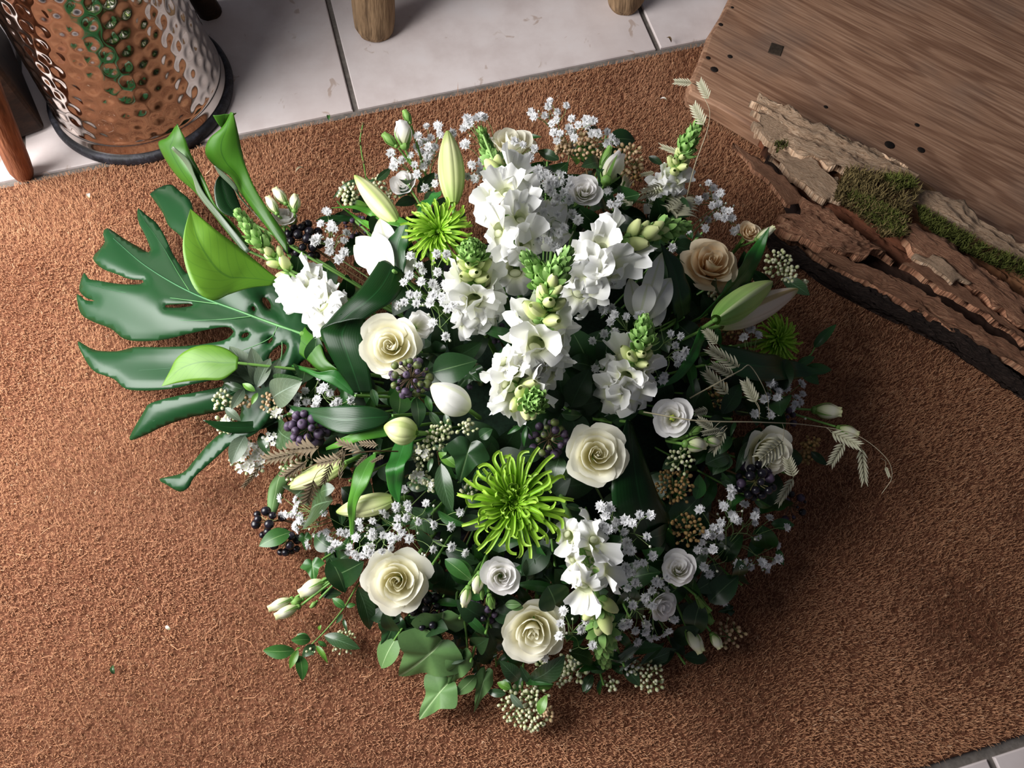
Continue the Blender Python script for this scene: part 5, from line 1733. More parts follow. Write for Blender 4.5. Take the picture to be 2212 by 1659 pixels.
lily_flower('open white lily beside the folded strap leaf', [((850, 585), (768, 512), 52, .01, .05, .012), ((850, 590), (764, 530), 58, .0, .03, .015), ((848, 580), (820, 472), 48, .01, .06, .012), ((850, 588), (806, 500), 44, .03, .06, .006), ((852, 592), (790, 575), 40, -.01, .01, .01), ((856, 590), (900, 545), 46, -.01, .02, .01)], (870, 600), 1)
lily_flower('shaded white lily behind the dark upright leaf at right', [((1385, 690), (1430, 545), 42, .02, .07, .01), ((1385, 695), (1450, 600), 56, .01, .05, .015), ((1380, 690), (1360, 600), 44, .01, .04, .012), ((1380, 690), (1400, 610), 50, .03, .05, .01), ((1388, 700), (1440, 660), 46, .0, .03, .01)], (1370, 700), 2)
lily_flower("white lily petals under the baby's breath by the tall spike", [((1150, 530), (1225, 440), 50, -.01, .03, .012), ((1150, 530), (1240, 500), 50, -.01, .02, .012), ((1148, 528), (1185, 430), 46, -.01, .03, .01)], (1150, 545), 3)

# ------------------------------------------------------------------ snapdragons
snapdragon('tall upright snapdragon at the back with a green tip', [(1118, 590, .0), (1105, 490, .06), (1088, 400, .09), (1060, 340, .11), (1040, 283, .125)], 11, 9, 26, .027, .0115, (.56, .74), 1)
snapdragon('snapdragon whose dark green tip points up at the viewer', [(1035, 690, .0), (1028, 630, .05), (1022, 580, .09), (1018, 535, .125)], 12, 12, 22, .026, .0125, (.62, .86), 2, tipbs=.012)
snapdragon('snapdragon leaning right with a long green tip', [(1235, 640, .02), (1290, 575, .06), (1340, 530, .085), (1410, 500, .095), (1482, 489, .1)], 13, 10, 24, .029, .0125, (.45, .72), 3)
snapdragon('tall central snapdragon with a bent green tip', [(1160, 800, .02), (1172, 730, .07), (1180, 670, .11), (1195, 610, .14), (1225, 548, .155)], 10, 9, 20, .029, .013, (.5, .78), 4)
snapdragon('short green snapdragon tip left of the tall central one', [(1185, 640, .08), (1172, 600, .11), (1140, 560, .13)], 0, 3, 16, .02, .011, (.05, .3), 14, tipbs=.0125)
snapdragon('small snapdragon in front of the shaded lily', [(1345, 850, .01), (1360, 800, .05), (1385, 750, .09), (1392, 695, .115)], 9, 9, 18, .026, .011, (.5, .75), 5)
snapdragon('low snapdragon nodding towards the viewer above the berries', [(1115, 800, .03), (1120, 840, .06), (1140, 865, .085), (1160, 868, .115)], 8, 10, 16, .025, .0125, (.5, .8), 6)
snapdragon('left snapdragon laid over the split leaf', [(745, 705, .02), (680, 640, .06), (620, 580, .075), (560, 520, .08), (516, 462, .085)], 13, 7, 20, .026, .0115, (.55, .76), 7)
snapdragon('small shaded snapdragon under grass at the right back', [(1425, 445, .01), (1450, 390, .05), (1475, 330, .075), (1508, 268, .09)], 8, 9, 18, .019, .0105, (.45, .68), 8)
snapdragon('snapdragon hanging down at the front with a long green tip', [(1235, 1130, .03), (1262, 1190, .055), (1282, 1250, .06), (1297, 1330, .05), (1308, 1432, .02)], 8, 7, 34, .022, .0125, (.36, .56), 9, tipbs=.0128)

# ------------------------------------------------------------------ chrysanthemums
CH = [(10, .3, 1.35, .7), (16, .4, 1.15, .8), (20, .52, .95, .8), (24, .68, .75, .8), (26, .88, .55, .7), (28, 1.08, .35, .6), (24, 1.22, .12, .5)]
chrysanthemum('bright green spider chrysanthemum at the front centre', 1112, 1085, 205, .05, .05, .05, CH, 1)
CH2 = [(10, .35, 1.2, .25), (14, .5, 1.0, .3), (18, .66, .8, .3), (22, .82, .58, .35), (24, .95, .35, .4), (24, 1.0, .1, .4), (18, .95, -.2, .4)]
chrysanthemum('green chrysanthemum at the back beside the upright lily bud', 945, 492, 150, -.1, .45, .045, CH2, 2, hook=.6)
chrysanthemum('shaded green chrysanthemum at the right edge', 1688, 735, 120, .8, .1, .02, CH2, 3, hook=.6)

# ------------------------------------------------------------------ baby's breath
gypsophila("baby's breath in front of the back left buds", (930, 400), px('C', '980 325 1090 320 640 580 670 650 670 710 745 650 830 600 900 420 920 490 910 560 980 610 1020 435 1000 520 960 470 1060 520 1110 400 1220 390 865 690 890 780 940 590 985 660 960 910 1060 870 1070 810 1030 560 880 520 1010 610 950 700'), .04, 21, 1)
gypsophila("baby's breath around the rose at the far back", (1080, 360), px('C', '1365 250 1385 300 1340 340 1430 260 1470 240 1500 225 1540 240 1360 490 1330 500 1415 690 1500 665 1500 750 1370 800 1440 820 1820 465 1900 500 2010 535 1960 620 1880 640 1930 690 1790 620 1770 640 2050 740 2060 810 2130 790 2150 860 2160 930 2030 960 2040 1050'), .05, 22, 2)
gypsophila("baby's breath standing highest at the right back", (1230, 330), px('D', '210 275 240 320 390 170 370 225 545 215 460 275 340 310 410 390 455 345 600 340 660 400 735 350 800 365 740 400 570 430 600 460 790 480 620 520 460 550 430 470 850 480 930 465 975 520 1020 560 940 570 600 600 490 480'), .04, 21, 3)
gypsophila("dense baby's breath between the two tall spikes", (1190, 430), px('D', '280 830 350 860 295 890 450 860 500 800 500 850 400 920 350 960 440 960 370 1010 410 1050 480 930 260 1050 290 1150 460 1100 520 1040 590 930 580 980 460 1260 340 1330 390 1420 270 1100 330 1230 250 1200 470 1430 600 1250 660 1300 520 1380 300 1400 500 1180 570 1110 420 1170 280 1480 370 1500 430 1560 500 1500'), .035, 23, 4)
gypsophila("baby's breath beside black berries at upper left", (720, 550), px('H', '590 150 655 45 690 180 720 200 690 150 530 310 810 315 675 410 760 490 810 420 670 330 640 30 560 290 830 240'), .03, 22, 5, 10)
gypsophila("baby's breath in the middle behind the left rose", (925, 650), px('H', '1445 455 1690 435 1785 440 1530 550 1560 605 1435 640 1385 710 1550 700 1655 720 1700 610 1510 830 1660 830 1740 840 1630 900 1760 900 1385 900 1325 930 1500 910 1840 840 1660 1100 1775 1225 1780 720 1850 920 1440 830 1690 770 1800 960'), .05, 21, 6, 12)
gypsophila("baby's breath under the curled leaf at left", (690, 860), px('J', '400 285 260 420 190 480 405 410 500 435 380 500 270 520 190 555 360 555 570 520 690 510 530 555 165 600 445 380'), .035, 21, 7, 8)
gypsophila("baby's breath spilling over the mat at the lower left", (760, 1120), px('M', '385 115 530 130 560 175 440 265 395 280 500 270 530 230 560 290 600 300 530 360 550 420 520 390 650 560 800 260 720 470 770 460 820 440 850 500 860 600 905 550 950 440 1010 450 960 570 1040 580 1030 630 1100 490 1115 670 570 330 600 350'), .02, 21, 8, 14)
gypsophila("baby's breath above the bright lower left rose", (860, 1120), px('M', '1270 205 1350 235 1385 280 1480 190 1490 210 1590 170 1600 210 1560 35 1770 165 1580 300 1500 310 1700 340 1840 370 1260 330 1130 340 1150 400 1260 430 1360 470 1430 480 1500 390 1500 490 1440 520 1430 590 1350 620 1240 560 1200 600 1170 660 1240 640 1610 505 1260 470 2095 250 2005 385 1835 605 2010 580 2145 635 1080 640 1540 440'), .03, 21, 9, 16)
gypsophila("baby's breath below the central cream rose", (1340, 1150), px('K', '1540 1080 1630 1085 1585 1160 1840 1080 1905 1160 2015 1160 1775 1210 1690 1220 1550 1260 1660 1290 1760 1320 1840 1240 1975 1370 1790 1425 1610 1300 1510 1240 1830 1500 1790 1500'), .045, 24, 10, 8)
gypsophila("baby's breath between the blush lisianthus and the hanging spike", (1390, 1250), px('O', '960 555 790 515 830 620 885 610 640 640 740 650 690 720 800 690 820 770 760 810 750 880 980 760 950 830 900 890 960 950 920 930 800 950 720 740 740 700 1070 720 1010 770 1060 830 1130 1060 1050 1170 990 1200 940 1210 910 1100 820 1150 760 1100 720 1110 740 1070 680 1200 650 1280 900 1160 830 1240 770 1080 1090 1150'), .03, 22, 11, 14)
gypsophila("baby's breath over the lower right rim", (1570, 1180), px('O', '1335 190 1580 80 1580 20 1600 40 1690 150 1590 230 1525 160 1500 290 1490 350 1440 330 1440 400 1380 380 1350 450 1320 510 1380 520 1440 500 1640 280 1610 260 1780 200 1770 240 1770 295 1890 255 2025 330 1950 475 1800 415 1640 620 1660 650 1740 640 1830 610 1870 630 1860 660 1960 580 1920 590 1660 720 1580 830 1600 770 1520 920 1410 700 1370 640 1690 600 1500 400'), .02, 21, 12, 18)
gypsophila("baby's breath at the right rim above two cream buds", (1660, 900), px('F', '1000 1410 970 1390 1040 1460 1100 1395 1100 1440 930 1520 950 1500 985 1580 1030 1510 1110 1520 1180 1510 1230 1480 1220 1400 1210 1545 1145 1595 1170 1560 855 1635 980 1650 750 940 765 1030 875 1010 820 970'), .02, 22, 13, 8)
gypsophila("baby's breath around the small snapdragon at right", (1400, 760), px('G', '1500 870 1520 920 1490 985 1430 1090 1520 1080 1420 880 1620 940 1720 930 1780 960 1760 920 2000 1090 2090 1110 2040 1190 2060 1280 2130 1240 2060 1350 1950 1450 1940 1490 2100 1290 1350 1390 1330 1150'), .035, 22, 14, 10)
gypsophila("shaded baby's breath near the splintered log end", (1560, 440), px('D', '1905 955 1955 1005 2020 1050 1975 1080 1810 1115 1880 1080 1940 1165 2050 1210 2110 1220 2060 1280 1900 1300 2130 1290 1880 1385 2150 1410 2190 1380 1710 1410 1560 1570 1990 1270 1060 1090 950 1030 970 1150 1050 1140 1020 1170 2000 1150'), .03, 19, 15, 8)
gypsophila("few baby's breath florets across the lowest rose", (1230, 1370), px('N', '1480 940 1440 1090 1430 1240 1740 1060 1680 1160 1820 1350 1260 1500'), .06, 22, 16, 6)

# ------------------------------------------------------------------ ivy berries
berries('purple ivy berries under the large left rose', 888, 820, 84, 34, 'ppppg', 9, .0, -.1, .05, 1, tiny=.6)
berries('purple ivy berries at left below the broad dark leaf', 664, 926, 80, 24, 'p', 11, -.1, .0, .05, 2)
berries('purple ivy berries left of the central cream rose', 1186, 948, 74, 20, 'pppg', 10, 0, 0, .02, 3, root=(1250, 930), tiny=.4)
berries('black ivy berries beside the bright lower left rose', 930, 1328, 76, 20, 'b', 10, .1, -.1, .02, 4)
berries('black ivy berries hanging over the mat at left', 572, 1132, 58, 10, 'b', 10, -.3, -.2, .01, 5, stalk=M_UMBG, root=(640, 1130))
berries('second head of black berries below the hanging left ones', 616, 1178, 56, 11, 'b', 10, -.1, -.3, .01, 6, stalk=M_UMBG, root=(660, 1160))
berries('black berries beside the tall rolled leaf at upper left', 655, 515, 76, 22, 'b', 11, -.1, .2, .01, 7)
berries('black ivy berries with one green berry under the right rose', 1632, 1040, 76, 18, 'bbbbp', 10, 0, 0, .03, 8, stalk=M_UMBG, root=(1530, 1000))
berries('dark ivy berries on bare stalks at the right rim', 1712, 1095, 62, 12, 'bp', 8, .2, -.1, .0, 9, tiny=.9)
berries('shaded purple berries below the three nodding buds', 1045, 1316, 58, 12, 'pb', 9, 0, -.1, .0, 10)
berries('green purple berries in shade right of the left rose', 1012, 812, 60, 10, 'gp', 9, 0, 0, -.02, 11)
berries('small dark berries in shade by the tall central spike', 1075, 720, 44, 8, 'pb', 7, 0, 0, -.02, 12, tiny=.6)
berries('dark berries under the grass stem at right', 1690, 900, 54, 9, 'p', 7, .1, .1, -.01, 13, tiny=.6)
berries('small purple berries near the upper left lily bud', 770, 486, 50, 12, 'p', 6, 0, .2, .02, 14, tiny=.8)

# ------------------------------------------------------------------ viburnum sprigs
def LV(c_, s_, **k):
    p = px(c_, s_)
    return (p[0], p[1], k)
VG, VY = M_VIBG, M_VIBY
sprig('viburnum', 'grey leaved viburnum with white blossom at the left rim', 'viburnum', [(650, 930, -.02), (600, 870, .03), (560, 835, .05)], [
    LV('I', '1480 560 1275 240', m=VG, d=.06), LV('I', '1490 570 1455 255', m=VG, d=.07), LV('I', '1490 580 1600 340', m=VG, d=.075), LV('I', '1560 580 1680 350', m=VG, d=.07), LV('I', '1430 520 1135 425', m=VG, d=.055, w=1.2),
    LV('I', '1620 660 1830 540', m=VG, d=.065, w=1.2), LV('I', '1650 560 1830 520', m=M_VIB, d=.06), LV('I', '1390 590 1290 750', m=VG, d=.06), LV('I', '1400 600 1230 545', m=M_VIB, d=.06), LV('I', '1240 740 1365 845', m=VG, d=.055),
    LV('I', '1400 960 1285 1190', m=VG, d=.04, w=1.3), LV('I', '1480 610 1375 545', m=VY, d=.08), LV('I', '1500 620 1450 715', m=VY, d=.08), LV('I', '1520 940 1590 1120', m=M_VIB, d=.03), LV('I', '1660 880 1790 1020', m=M_VIB, d=.03, w=1.5), LV('I', '1450 760 1480 880', m=M_VIB, d=.03)],
    M_VIB, 'oval', 'viburnum sprigs', clusters=[(481, 862, 44, 22, M_VBUD, dict(dz=.05, seed=1)), (590, 866, 52, 26, M_VBUDP, dict(dz=.06, seed=2)), (540, 985, 84, 60, M_VBUD, dict(dz=.03, seed=3, flowers=46)), (490, 915, 44, 26, M_VBUD, dict(dz=.035, seed=4, flowers=10)),
    (596, 892, 30, 12, M_VBUD, dict(dz=.06, seed=5, flowers=6)), (645, 1000, 84, 44, M_VBUD, dict(dz=.03, seed=6)), (528, 866, 30, 14, M_VBUDP, dict(dz=.06, seed=7)), (585, 948, 30, 10, M_VFLO, dict(dz=.04, seed=8, flowers=7))])
sprig('viburnum', 'viburnum with cream buds beside the slanting lily bud', 'viburnum', [(830, 470, -.02), (790, 430, .02)], [LV('C', '430 850 490 830', d=.03), LV('C', '500 840 640 720', d=.03), LV('C', '240 1060 420 1080', d=.02, m=M_VIBY), LV('C', '400 830 70 1000', s='blade', d=.02)], M_VIB, 'oval', 'viburnum sprigs',
      clusters=[(752, 415, 46, 30, M_VBUD, dict(dz=.03, seed=9)), (840, 425, 30, 12, M_VBUD, dict(dz=.01, seed=10)), (815, 398, 40, 16, M_VBUD, dict(dz=.02, seed=11))])
sprig('viburnum', 'viburnum with peach buds at the back behind the white bud', 'viburnum', [(1270, 420, -.03), (1262, 345, .02)], [LV('D', '740 760 660 560', m=M_VIBY, d=.02), LV('D', '640 780 550 670', m=M_VIBY, d=.02), LV('D', '880 760 700 790', d=.03), LV('D', '480 730 270 640', d=.03), LV('D', '700 700 850 640', m=M_VIBY, d=.02), LV('D', '1330 700 1470 780', d=.0)], M_VIB, 'oval', 'viburnum sprigs',
      clusters=[(1216, 318, 36, 22, M_VBUDP, dict(dz=.035, seed=12, rpx=4.8)), (1262, 312, 62, 34, M_VBUDP, dict(dz=.04, seed=13, rpx=4.8)), (1355, 340, 74, 40, M_VBUDP, dict(dz=.03, seed=14, rpx=4.4)), (1295, 338, 30, 14, M_VBUDP, dict(dz=.035, seed=15)), (1370, 372, 50, 20, M_VBUDB, dict(dz=.02, seed=16))])
sprig('viburnum', 'shaded viburnum buds by the log at the right', 'viburnum', [(1640, 640, -.02), (1690, 600, .01)], [LV('F', '1070 560 1290 690', d=.02, w=1.1), LV('F', '900 550 870 700', d=.0),], M_VIB, 'oval', 'viburnum sprigs',
      clusters=[(1682, 566, 62, 34, M_VBUD, dict(dz=.03, seed=17)), (1705, 590, 40, 18, M_VBUD, dict(dz=.025, seed=18)), (1640, 605, 34, 16, M_VBUDP, dict(dz=.03, seed=19)), (1735, 612, 26, 10, M_VBUD, dict(dz=.01, seed=20)), (1545, 625, 40, 20, M_VBUD, dict(dz=.0, seed=21)), (1570, 712, 56, 22, M_VBUDB, dict(dz=-.01, seed=22))])
sprig('viburnum', 'viburnum with fine cream buds in the middle left', 'viburnum', [(960, 1020, -.04), (945, 975, .0)], [LV('J', '1560 1110 1660 1580', d=.03, w=.9), LV('J', '1720 1150 1530 1000', d=.03, m=M_VIBY), LV('J', '1560 1180 1660 1300', d=.02), LV('J', '1480 1060 1440 1190', d=.03), LV('J', '1450 620 1560 780', d=.02), LV('J', '1600 630 1660 800', d=.02), LV('J', '1420 1350 1220 1300', d=.0)], M_VIB, 'oval', 'viburnum sprigs',
      clusters=[(942, 945, 54, 30, M_VBUD, dict(dz=.03, seed=23)), (912, 980, 50, 30, M_VBUD, dict(dz=.03, seed=24, flowers=4)), (960, 925, 40, 14, M_VBUD, dict(dz=.03, seed=25)), (1008, 922, 40, 14, M_VBUD, dict(dz=.03, seed=26)), (905, 1030, 46, 22, M_VBUD, dict(dz=.02, seed=27, flowers=5)), (930, 1048, 28, 12, M_VBUD, dict(dz=.02, seed=28, flowers=4)), (1012, 1060, 36, 12, M_VBUD, dict(dz=.01, seed=29))])
sprig('viburnum', 'brown budded viburnum in the shade below the cream buds', 'viburnum', [(1440, 1100, -.04), (1450, 1040, -.01)], [LV('L', '560 1100 600 900', s='wide', d=.01, m=M_RUSC), LV('L', '420 760 300 860', s='wide', d=.0), LV('L', '840 760 700 900', s='wide', d=.0), LV('L', '760 930 900 1000', d=-.01), LV('L', '640 820 840 740', d=.0)], M_VIB, 'wide', 'viburnum sprigs',
      clusters=[(1470, 990, 62, 26, M_VBUD, dict(dz=.02, seed=30)), (1455, 1045, 84, 60, M_VBUDB, dict(dz=.01, seed=31)), (1485, 1140, 70, 44, M_VBUDB, dict(dz=.02, seed=32)), (1550, 855, 60, 26, M_VBUDB, dict(dz=-.01, seed=33))])
sprig('viburnum', 'viburnum with white green buds at the front edge', 'viburnum', [(1170, 1440, -.01), (1150, 1480, .0)], [LV('Q', '1390 900 1300 760', d=.01), LV('Q', '1400 880 1690 680', d=.02, w=1.2), LV('Q', '1290 880 1130 720', d=.02, w=1.2), LV('Q', '1470 1180 1530 1010', d=.02, m=VY, w=1.3), LV('Q', '1220 960 1100 900', d=.02, m=VY, w=1.3), LV('Q', '1220 1000 1330 1130', d=.02, m=VG), LV('Q', '1450 950 1600 910', d=.01, m=VY), LV('Q', '1180 1000 1010 980', d=.005), LV('Q', '1600 860 1440 900', d=.01), LV('Q', '1720 640 1950 720', d=.02)], M_VIB, 'oval', 'viburnum sprigs',
      clusters=[(1118, 1528, 88, 44, M_VBUD, dict(dz=.01, seed=34, dy=-.2)), (1150, 1555, 66, 44, M_VBUD, dict(dz=.005, seed=35, dy=-.3)), (1155, 1500, 56, 22, M_VBUD, dict(dz=.015, seed=36)), (1238, 1440, 66, 36, M_VBUD, dict(dz=.015, seed=37, rpx=4.6)), (1212, 1462, 44, 18, M_VBUD, dict(dz=.01, seed=38)), (1170, 1440, 32, 14, M_VBUD, dict(dz=.01, seed=39)), (1182, 1540, 30, 12, M_VBUDP, dict(dz=.005, seed=40))])
sprig('viburnum', 'viburnum with yellow green buds at the lower right front', 'viburnum', [(1330, 1400, -.02), (1370, 1450, .0)], [LV('O', '600 1440 460 1480', d=.01), LV('O', '720 1440 860 1590', d=.0, w=1.4), LV('O', '480 1500 400 1640', d=.0, w=1.3), LV('O', '720 1500 620 1420', d=.01), LV('O', '620 1390 800 1270', s='blade', d=.03, m=VG), LV('O', '650 1400 890 1240', s='narrow', d=.03, m=VG, w=.8), LV('O', '690 1480 860 1350', s='narrow', d=.02, m=VG, w=.6), LV('O', '860 1420 1060 1240', s='narrow', d=.01, w=.8), LV('O', '480 1550 420 1655', s='narrow', d=.0), LV('O', '900 1400 1150 1300', d=-.01)], M_VIB, 'oval', 'viburnum sprigs',
      clusters=[(1400, 1462, 72, 40, M_VBUD, dict(dz=.005, seed=41, dy=-.1)), (1368, 1440, 40, 16, M_VBUD, dict(dz=.005, seed=42)), (1322, 1478, 34, 10, M_VBUD, dict(dz=.0, seed=43)), (1575, 1368, 66, 22, M_VBUDP, dict(dz=.0, seed=44)), (1358, 1432, 46, 16, M_VFLO, dict(dz=.01, seed=45))])
sprig('viburnum', 'leafy viburnum sprig lying on the mat at the lower left', 'viburnum', [(790, 1240, -.01), (745, 1310, -.005), (705, 1360, -.02), (665, 1400, -.02)], [
    LV('S', '680 1020 275 1025', m=M_IVYM, d=.0, w=1.1), LV('S', '740 1080 780 1395', m=M_IVYM, d=.0, w=1.2), LV('S', '720 1010 615 1250', m=M_VIBY, d=.005), LV('S', '880 880 635 890', m=M_IVYM, d=.003, w=1.3), LV('S', '860 850 700 820', d=.0, m=M_IVYM), LV('S', '1050 830 1500 995', m=M_VIB, d=.004, w=.85), LV('S', '940 950 770 1100', m=M_VIB, d=-.004, w=1.5), LV('S', '950 960 1095 1175', s='narrow', m=M_VIBY, d=.004),
    LV('S', '970 900 1085 970', m=M_IVYM, d=.006), LV('S', '1310 480 1150 360', m=M_IVYM, d=.02, w=1.2), LV('S', '1330 470 1445 440', m=M_IVYM, d=.02, w=1.3), LV('S', '1470 215 1640 770', m=M_VIB, d=.015, w=.9), LV('S', '1000 300 1270 300', m=M_VIB, d=.01, w=1.2), LV('S', '980 760 1010 700', m=M_VIBY, d=.01, s='wide'), LV('S', '1280 560 1200 680', d=.006), LV('S', '1290 620 1340 790', s='narrow', d=.003), LV('S', '750 980 690 1010', m=M_VIBY, d=.01)], M_VIB, 'oval', 'viburnum sprigs', clusters=[(742, 1382, 56, 34, M_VBUD, dict(dz=-.005, seed=46, rpx=3.2)), (672, 1405, 24, 6, M_VBUD, dict(dz=.0, seed=47, rpx=3))], smt=M_STEM, r=.0014)
sprig('viburnum', 'shaded viburnum buds beside the right edge rose', 'viburnum', [(1690, 1000, -.02), (1735, 970, .0)], [LV('L', '1480 720 1610 830', d=.0, m=M_FILL), LV('L', '1200 1190 1300 1100', d=.0, m=M_RUSC, w=1.2), LV('L', '980 640 880 890', s='narrow', d=.0), LV('L', '840 600 750 740', d=.02, m=M_RUSC, w=1.5), LV('L', '880 480 840 600', s='narrow', d=.02, m=M_RUSC)], M_VIB, 'oval', 'viburnum sprigs',
      clusters=[(1752, 958, 36, 18, M_VBUDB, dict(dz=.0, seed=48)), (1742, 985, 30, 14, M_VBUDB, dict(dz=.0, seed=49))])

sprig('foliage_sprig', 'small dark sprig reaching onto the mat beyond the shaded chrysanthemum', 'foliage', [(1640, 800, -.02), (1720, 790, .0), (1752, 765, .0), (1760, 750, .0)], [LV('F', '1320 1110 1500 920', s='narrow', d=.0, w=1.2), LV('F', '1260 1260 1465 1290', s='wide', d=.0, w=.8), LV('F', '1230 1290 1360 1400', s='wide', d=.0), LV('F', '1180 1250 1330 1180', d=.0)], M_RUSC, 'oval', 'dark leafy filler sprigs', smt=M_STEM)

# ------------------------------------------------------------------ ivy
ID, IM, IL = M_IVYD, M_IVYM, M_IVYL
sprig('ivy_sprig', 'pale ivy trailing onto the mat at the front', 'ivy', [(985, 1290, -.02), (1003, 1340, .0), (1010, 1400, .0), (1020, 1440, -.01)], [
    LV('Q', '640 540 230 905', d=.03, e=.0, w=1.15), LV('Q', '640 300 560 560', d=.02, e=.015, w=1.2), LV('Q', '810 620 670 1010', d=.025, e=.0, w=.55), LV('Q', '690 880 400 1235', d=.015, e=-.01, w=1.0), LV('Q', '920 840 740 1010', d=.015, s='oval', w=1.3), LV('Q', '1010 790 905 1185', d=.015, e=-.005, w=.55), LV('Q', '250 480 85 785', d=.015, e=-.005, s='oval', w=1.4), LV('Q', '230 560 190 700', d=.005, s='oval'), LV('Q', '380 660 280 680', d=.0)],
    IL, 'ivy', 'ivy sprigs', smt=M_STEM)
sprig('ivy_sprig', 'dark ivy behind the pale ivy at the front', 'ivy', [(1000, 1290, -.03), (1060, 1350, -.01), (1072, 1440, -.01)], [
    LV('Q', '1020 490 1050 700', d=.0, w=1.1), LV('Q', '850 540 950 410', d=-.01), LV('Q', '760 440 840 560', d=-.01), LV('Q', '900 680 960 820', d=-.01), LV('Q', '230 340 90 650', d=.0, w=.9), LV('Q', '290 360 430 480', d=-.01), LV('Q', '900 830 1000 760', d=-.01), LV('Q', '700 560 860 700', d=-.01, w=1.2), LV('Q', '1150 880 1230 960', d=.01, m=IM, s='oval', w=1.5), LV('Q', '1170 225 1310 225', s='oval', m=IL, d=.02, w=1.3), LV('Q', '1000 700 1100 660', d=-.01)],
    ID, 'ivy', 'ivy sprigs', smt=M_STEM)
sprig('ivy_sprig', 'large dark ivy leaves around the small white lisianthus', 'ivy', [(1180, 1180, -.03), (1190, 1260, .0)], [
    LV('N', '1290 640 1400 930', d=.025, w=1.9, s='wide', m=M_IVYD), LV('N', '1060 300 1080 570', d=.0, w=1.2, s='wide', m=M_VIB), LV('N', '1180 400 1020 620', d=.0), LV('N', '60 320 390 580', s='oval', m=IM, d=.02, w=1.1), LV('N', '170 320 420 540', s='oval', m=IM, d=.015), LV('N', '1250 500 1500 800', d=.0, w=1.3), LV('N', '1000 900 780 860', s='oval', m=IL, d=.02), LV('N', '1150 250 1300 420', d=.0, w=1.5, s='wide')],
    ID, 'ivy', 'ivy sprigs')
sprig('ivy_sprig', 'dark ivy left of the green front chrysanthemum', 'ivy', [(1040, 960, -.03), (1010, 1000, .02)], [
    LV('K', '300 450 180 870', d=.04, e=.03, w=1.2), LV('K', '380 420 500 340', d=.03, w=1.3, s='wide'), LV('K', '160 580 -20 660', d=.03), LV('K', '780 600 980 590', d=.02, w=1.2, s='wide'), LV('K', '1150 600 1080 860', m=M_VIB, d=.0, s='wide', w=1.3), LV('K', '1200 1070 1370 1120', d=.02, s='oval'), LV('K', '1220 700 1180 830', s='oval', m=IL, d=.0), LV('K', '480 700 300 850', d=.03, w=1.3), LV('K', '1160 190 1360 210', s='oval', d=.0, w=1.4), LV('K', '800 300 640 390', s='narrow', m=M_RUSC, d=.02), LV('K', '830 310 800 510', s='narrow', m=M_RUSC, d=.02), LV('K', '830 310 890 420', s='narrow', m=M_RUSC, d=.02)],
    ID, 'ivy', 'ivy sprigs')
sprig('ivy_sprig', 'ivy leaves below the purple berries under the left rose', 'ivy', [(920, 870, -.02), (900, 850, .02)], [
    LV('J', '1150 640 1160 400', s='wide', m=IM, d=.01, w=1.5), LV('J', '1320 480 1350 760', s='oval', d=.03, w=1.2), LV('J', '1420 460 1470 620', s='oval', m=IM, d=.02), LV('J', '1480 240 1900 130', s='wide', d=.04, w=1.1), LV('J', '1650 200 1560 300', s='oval', d=.01), LV('J', '900 400 950 560', s='oval', d=.02), LV('J', '1600 60 1300 60', d=.0), LV('J', '1800 230 1950 330', d=.0), LV('J', '1900 160 1700 420', d=-.01)],
    ID, 'ivy', 'ivy sprigs')
sprig('ivy_sprig', 'ivy leaves between the black berries and left buds', 'ivy', [(700, 1150, -.02), (665, 1160, .0)], [
    LV('M', '680 700 700 920', d=.02, w=1.3, m=IM), LV('M', '480 440 170 570', s='oval', m=IM, d=.015, w=1.3), LV('M', '610 450 620 620', m=IM, d=.01), LV('M', '870 560 800 760', d=.0, w=1.2), LV('M', '1180 720 820 880', s='oval', d=.005), LV('M', '1050 640 850 780', s='oval', d=.0), LV('M', '880 140 630 290', s='oval', m=M_VIB, d=.02, w=1.6), LV('M', '900 20 750 60', s='oval', m=M_VIB, d=.02, w=1.5), LV('M', '600 30 500 80', s='wide', m=M_VIB, d=.02, w=1.5), LV('M', '1230 1090 1330 1190', s='oval', m=M_VIB, d=.0, w=1.5), LV('M', '970 180 960 380', d=.0, w=1.2), LV('M', '1800 300 1600 420', m=M_VIB, d=.01, w=1.5)],
    ID, 'ivy', 'ivy sprigs')
sprig('ivy_sprig', 'green ivy leaves at the lower right rim', 'ivy', [(1600, 1150, -.02), (1660, 1150, .0)], [
    LV('O', '1830 310 1880 520', s='wide', m=M_RUSC, d=.0, w=1.1), LV('O', '1900 300 2090 310', s='oval', m=M_RUSC, d=.01, w=1.2), LV('O', '1830 420 1720 560', s='oval', m=M_RUSC, d=-.01, w=1.2), LV('O', '1950 500 2000 630', s='oval', m=M_RUSC, d=.0), LV('O', '2030 110 1820 200', s='oval', m=M_RUSC, d=.01, w=1.2), LV('O', '1600 980 1480 1000', d=-.01), LV('O', '1550 800 1420 900', s='narrow', d=-.01)],
    ID, 'ivy', 'ivy sprigs')

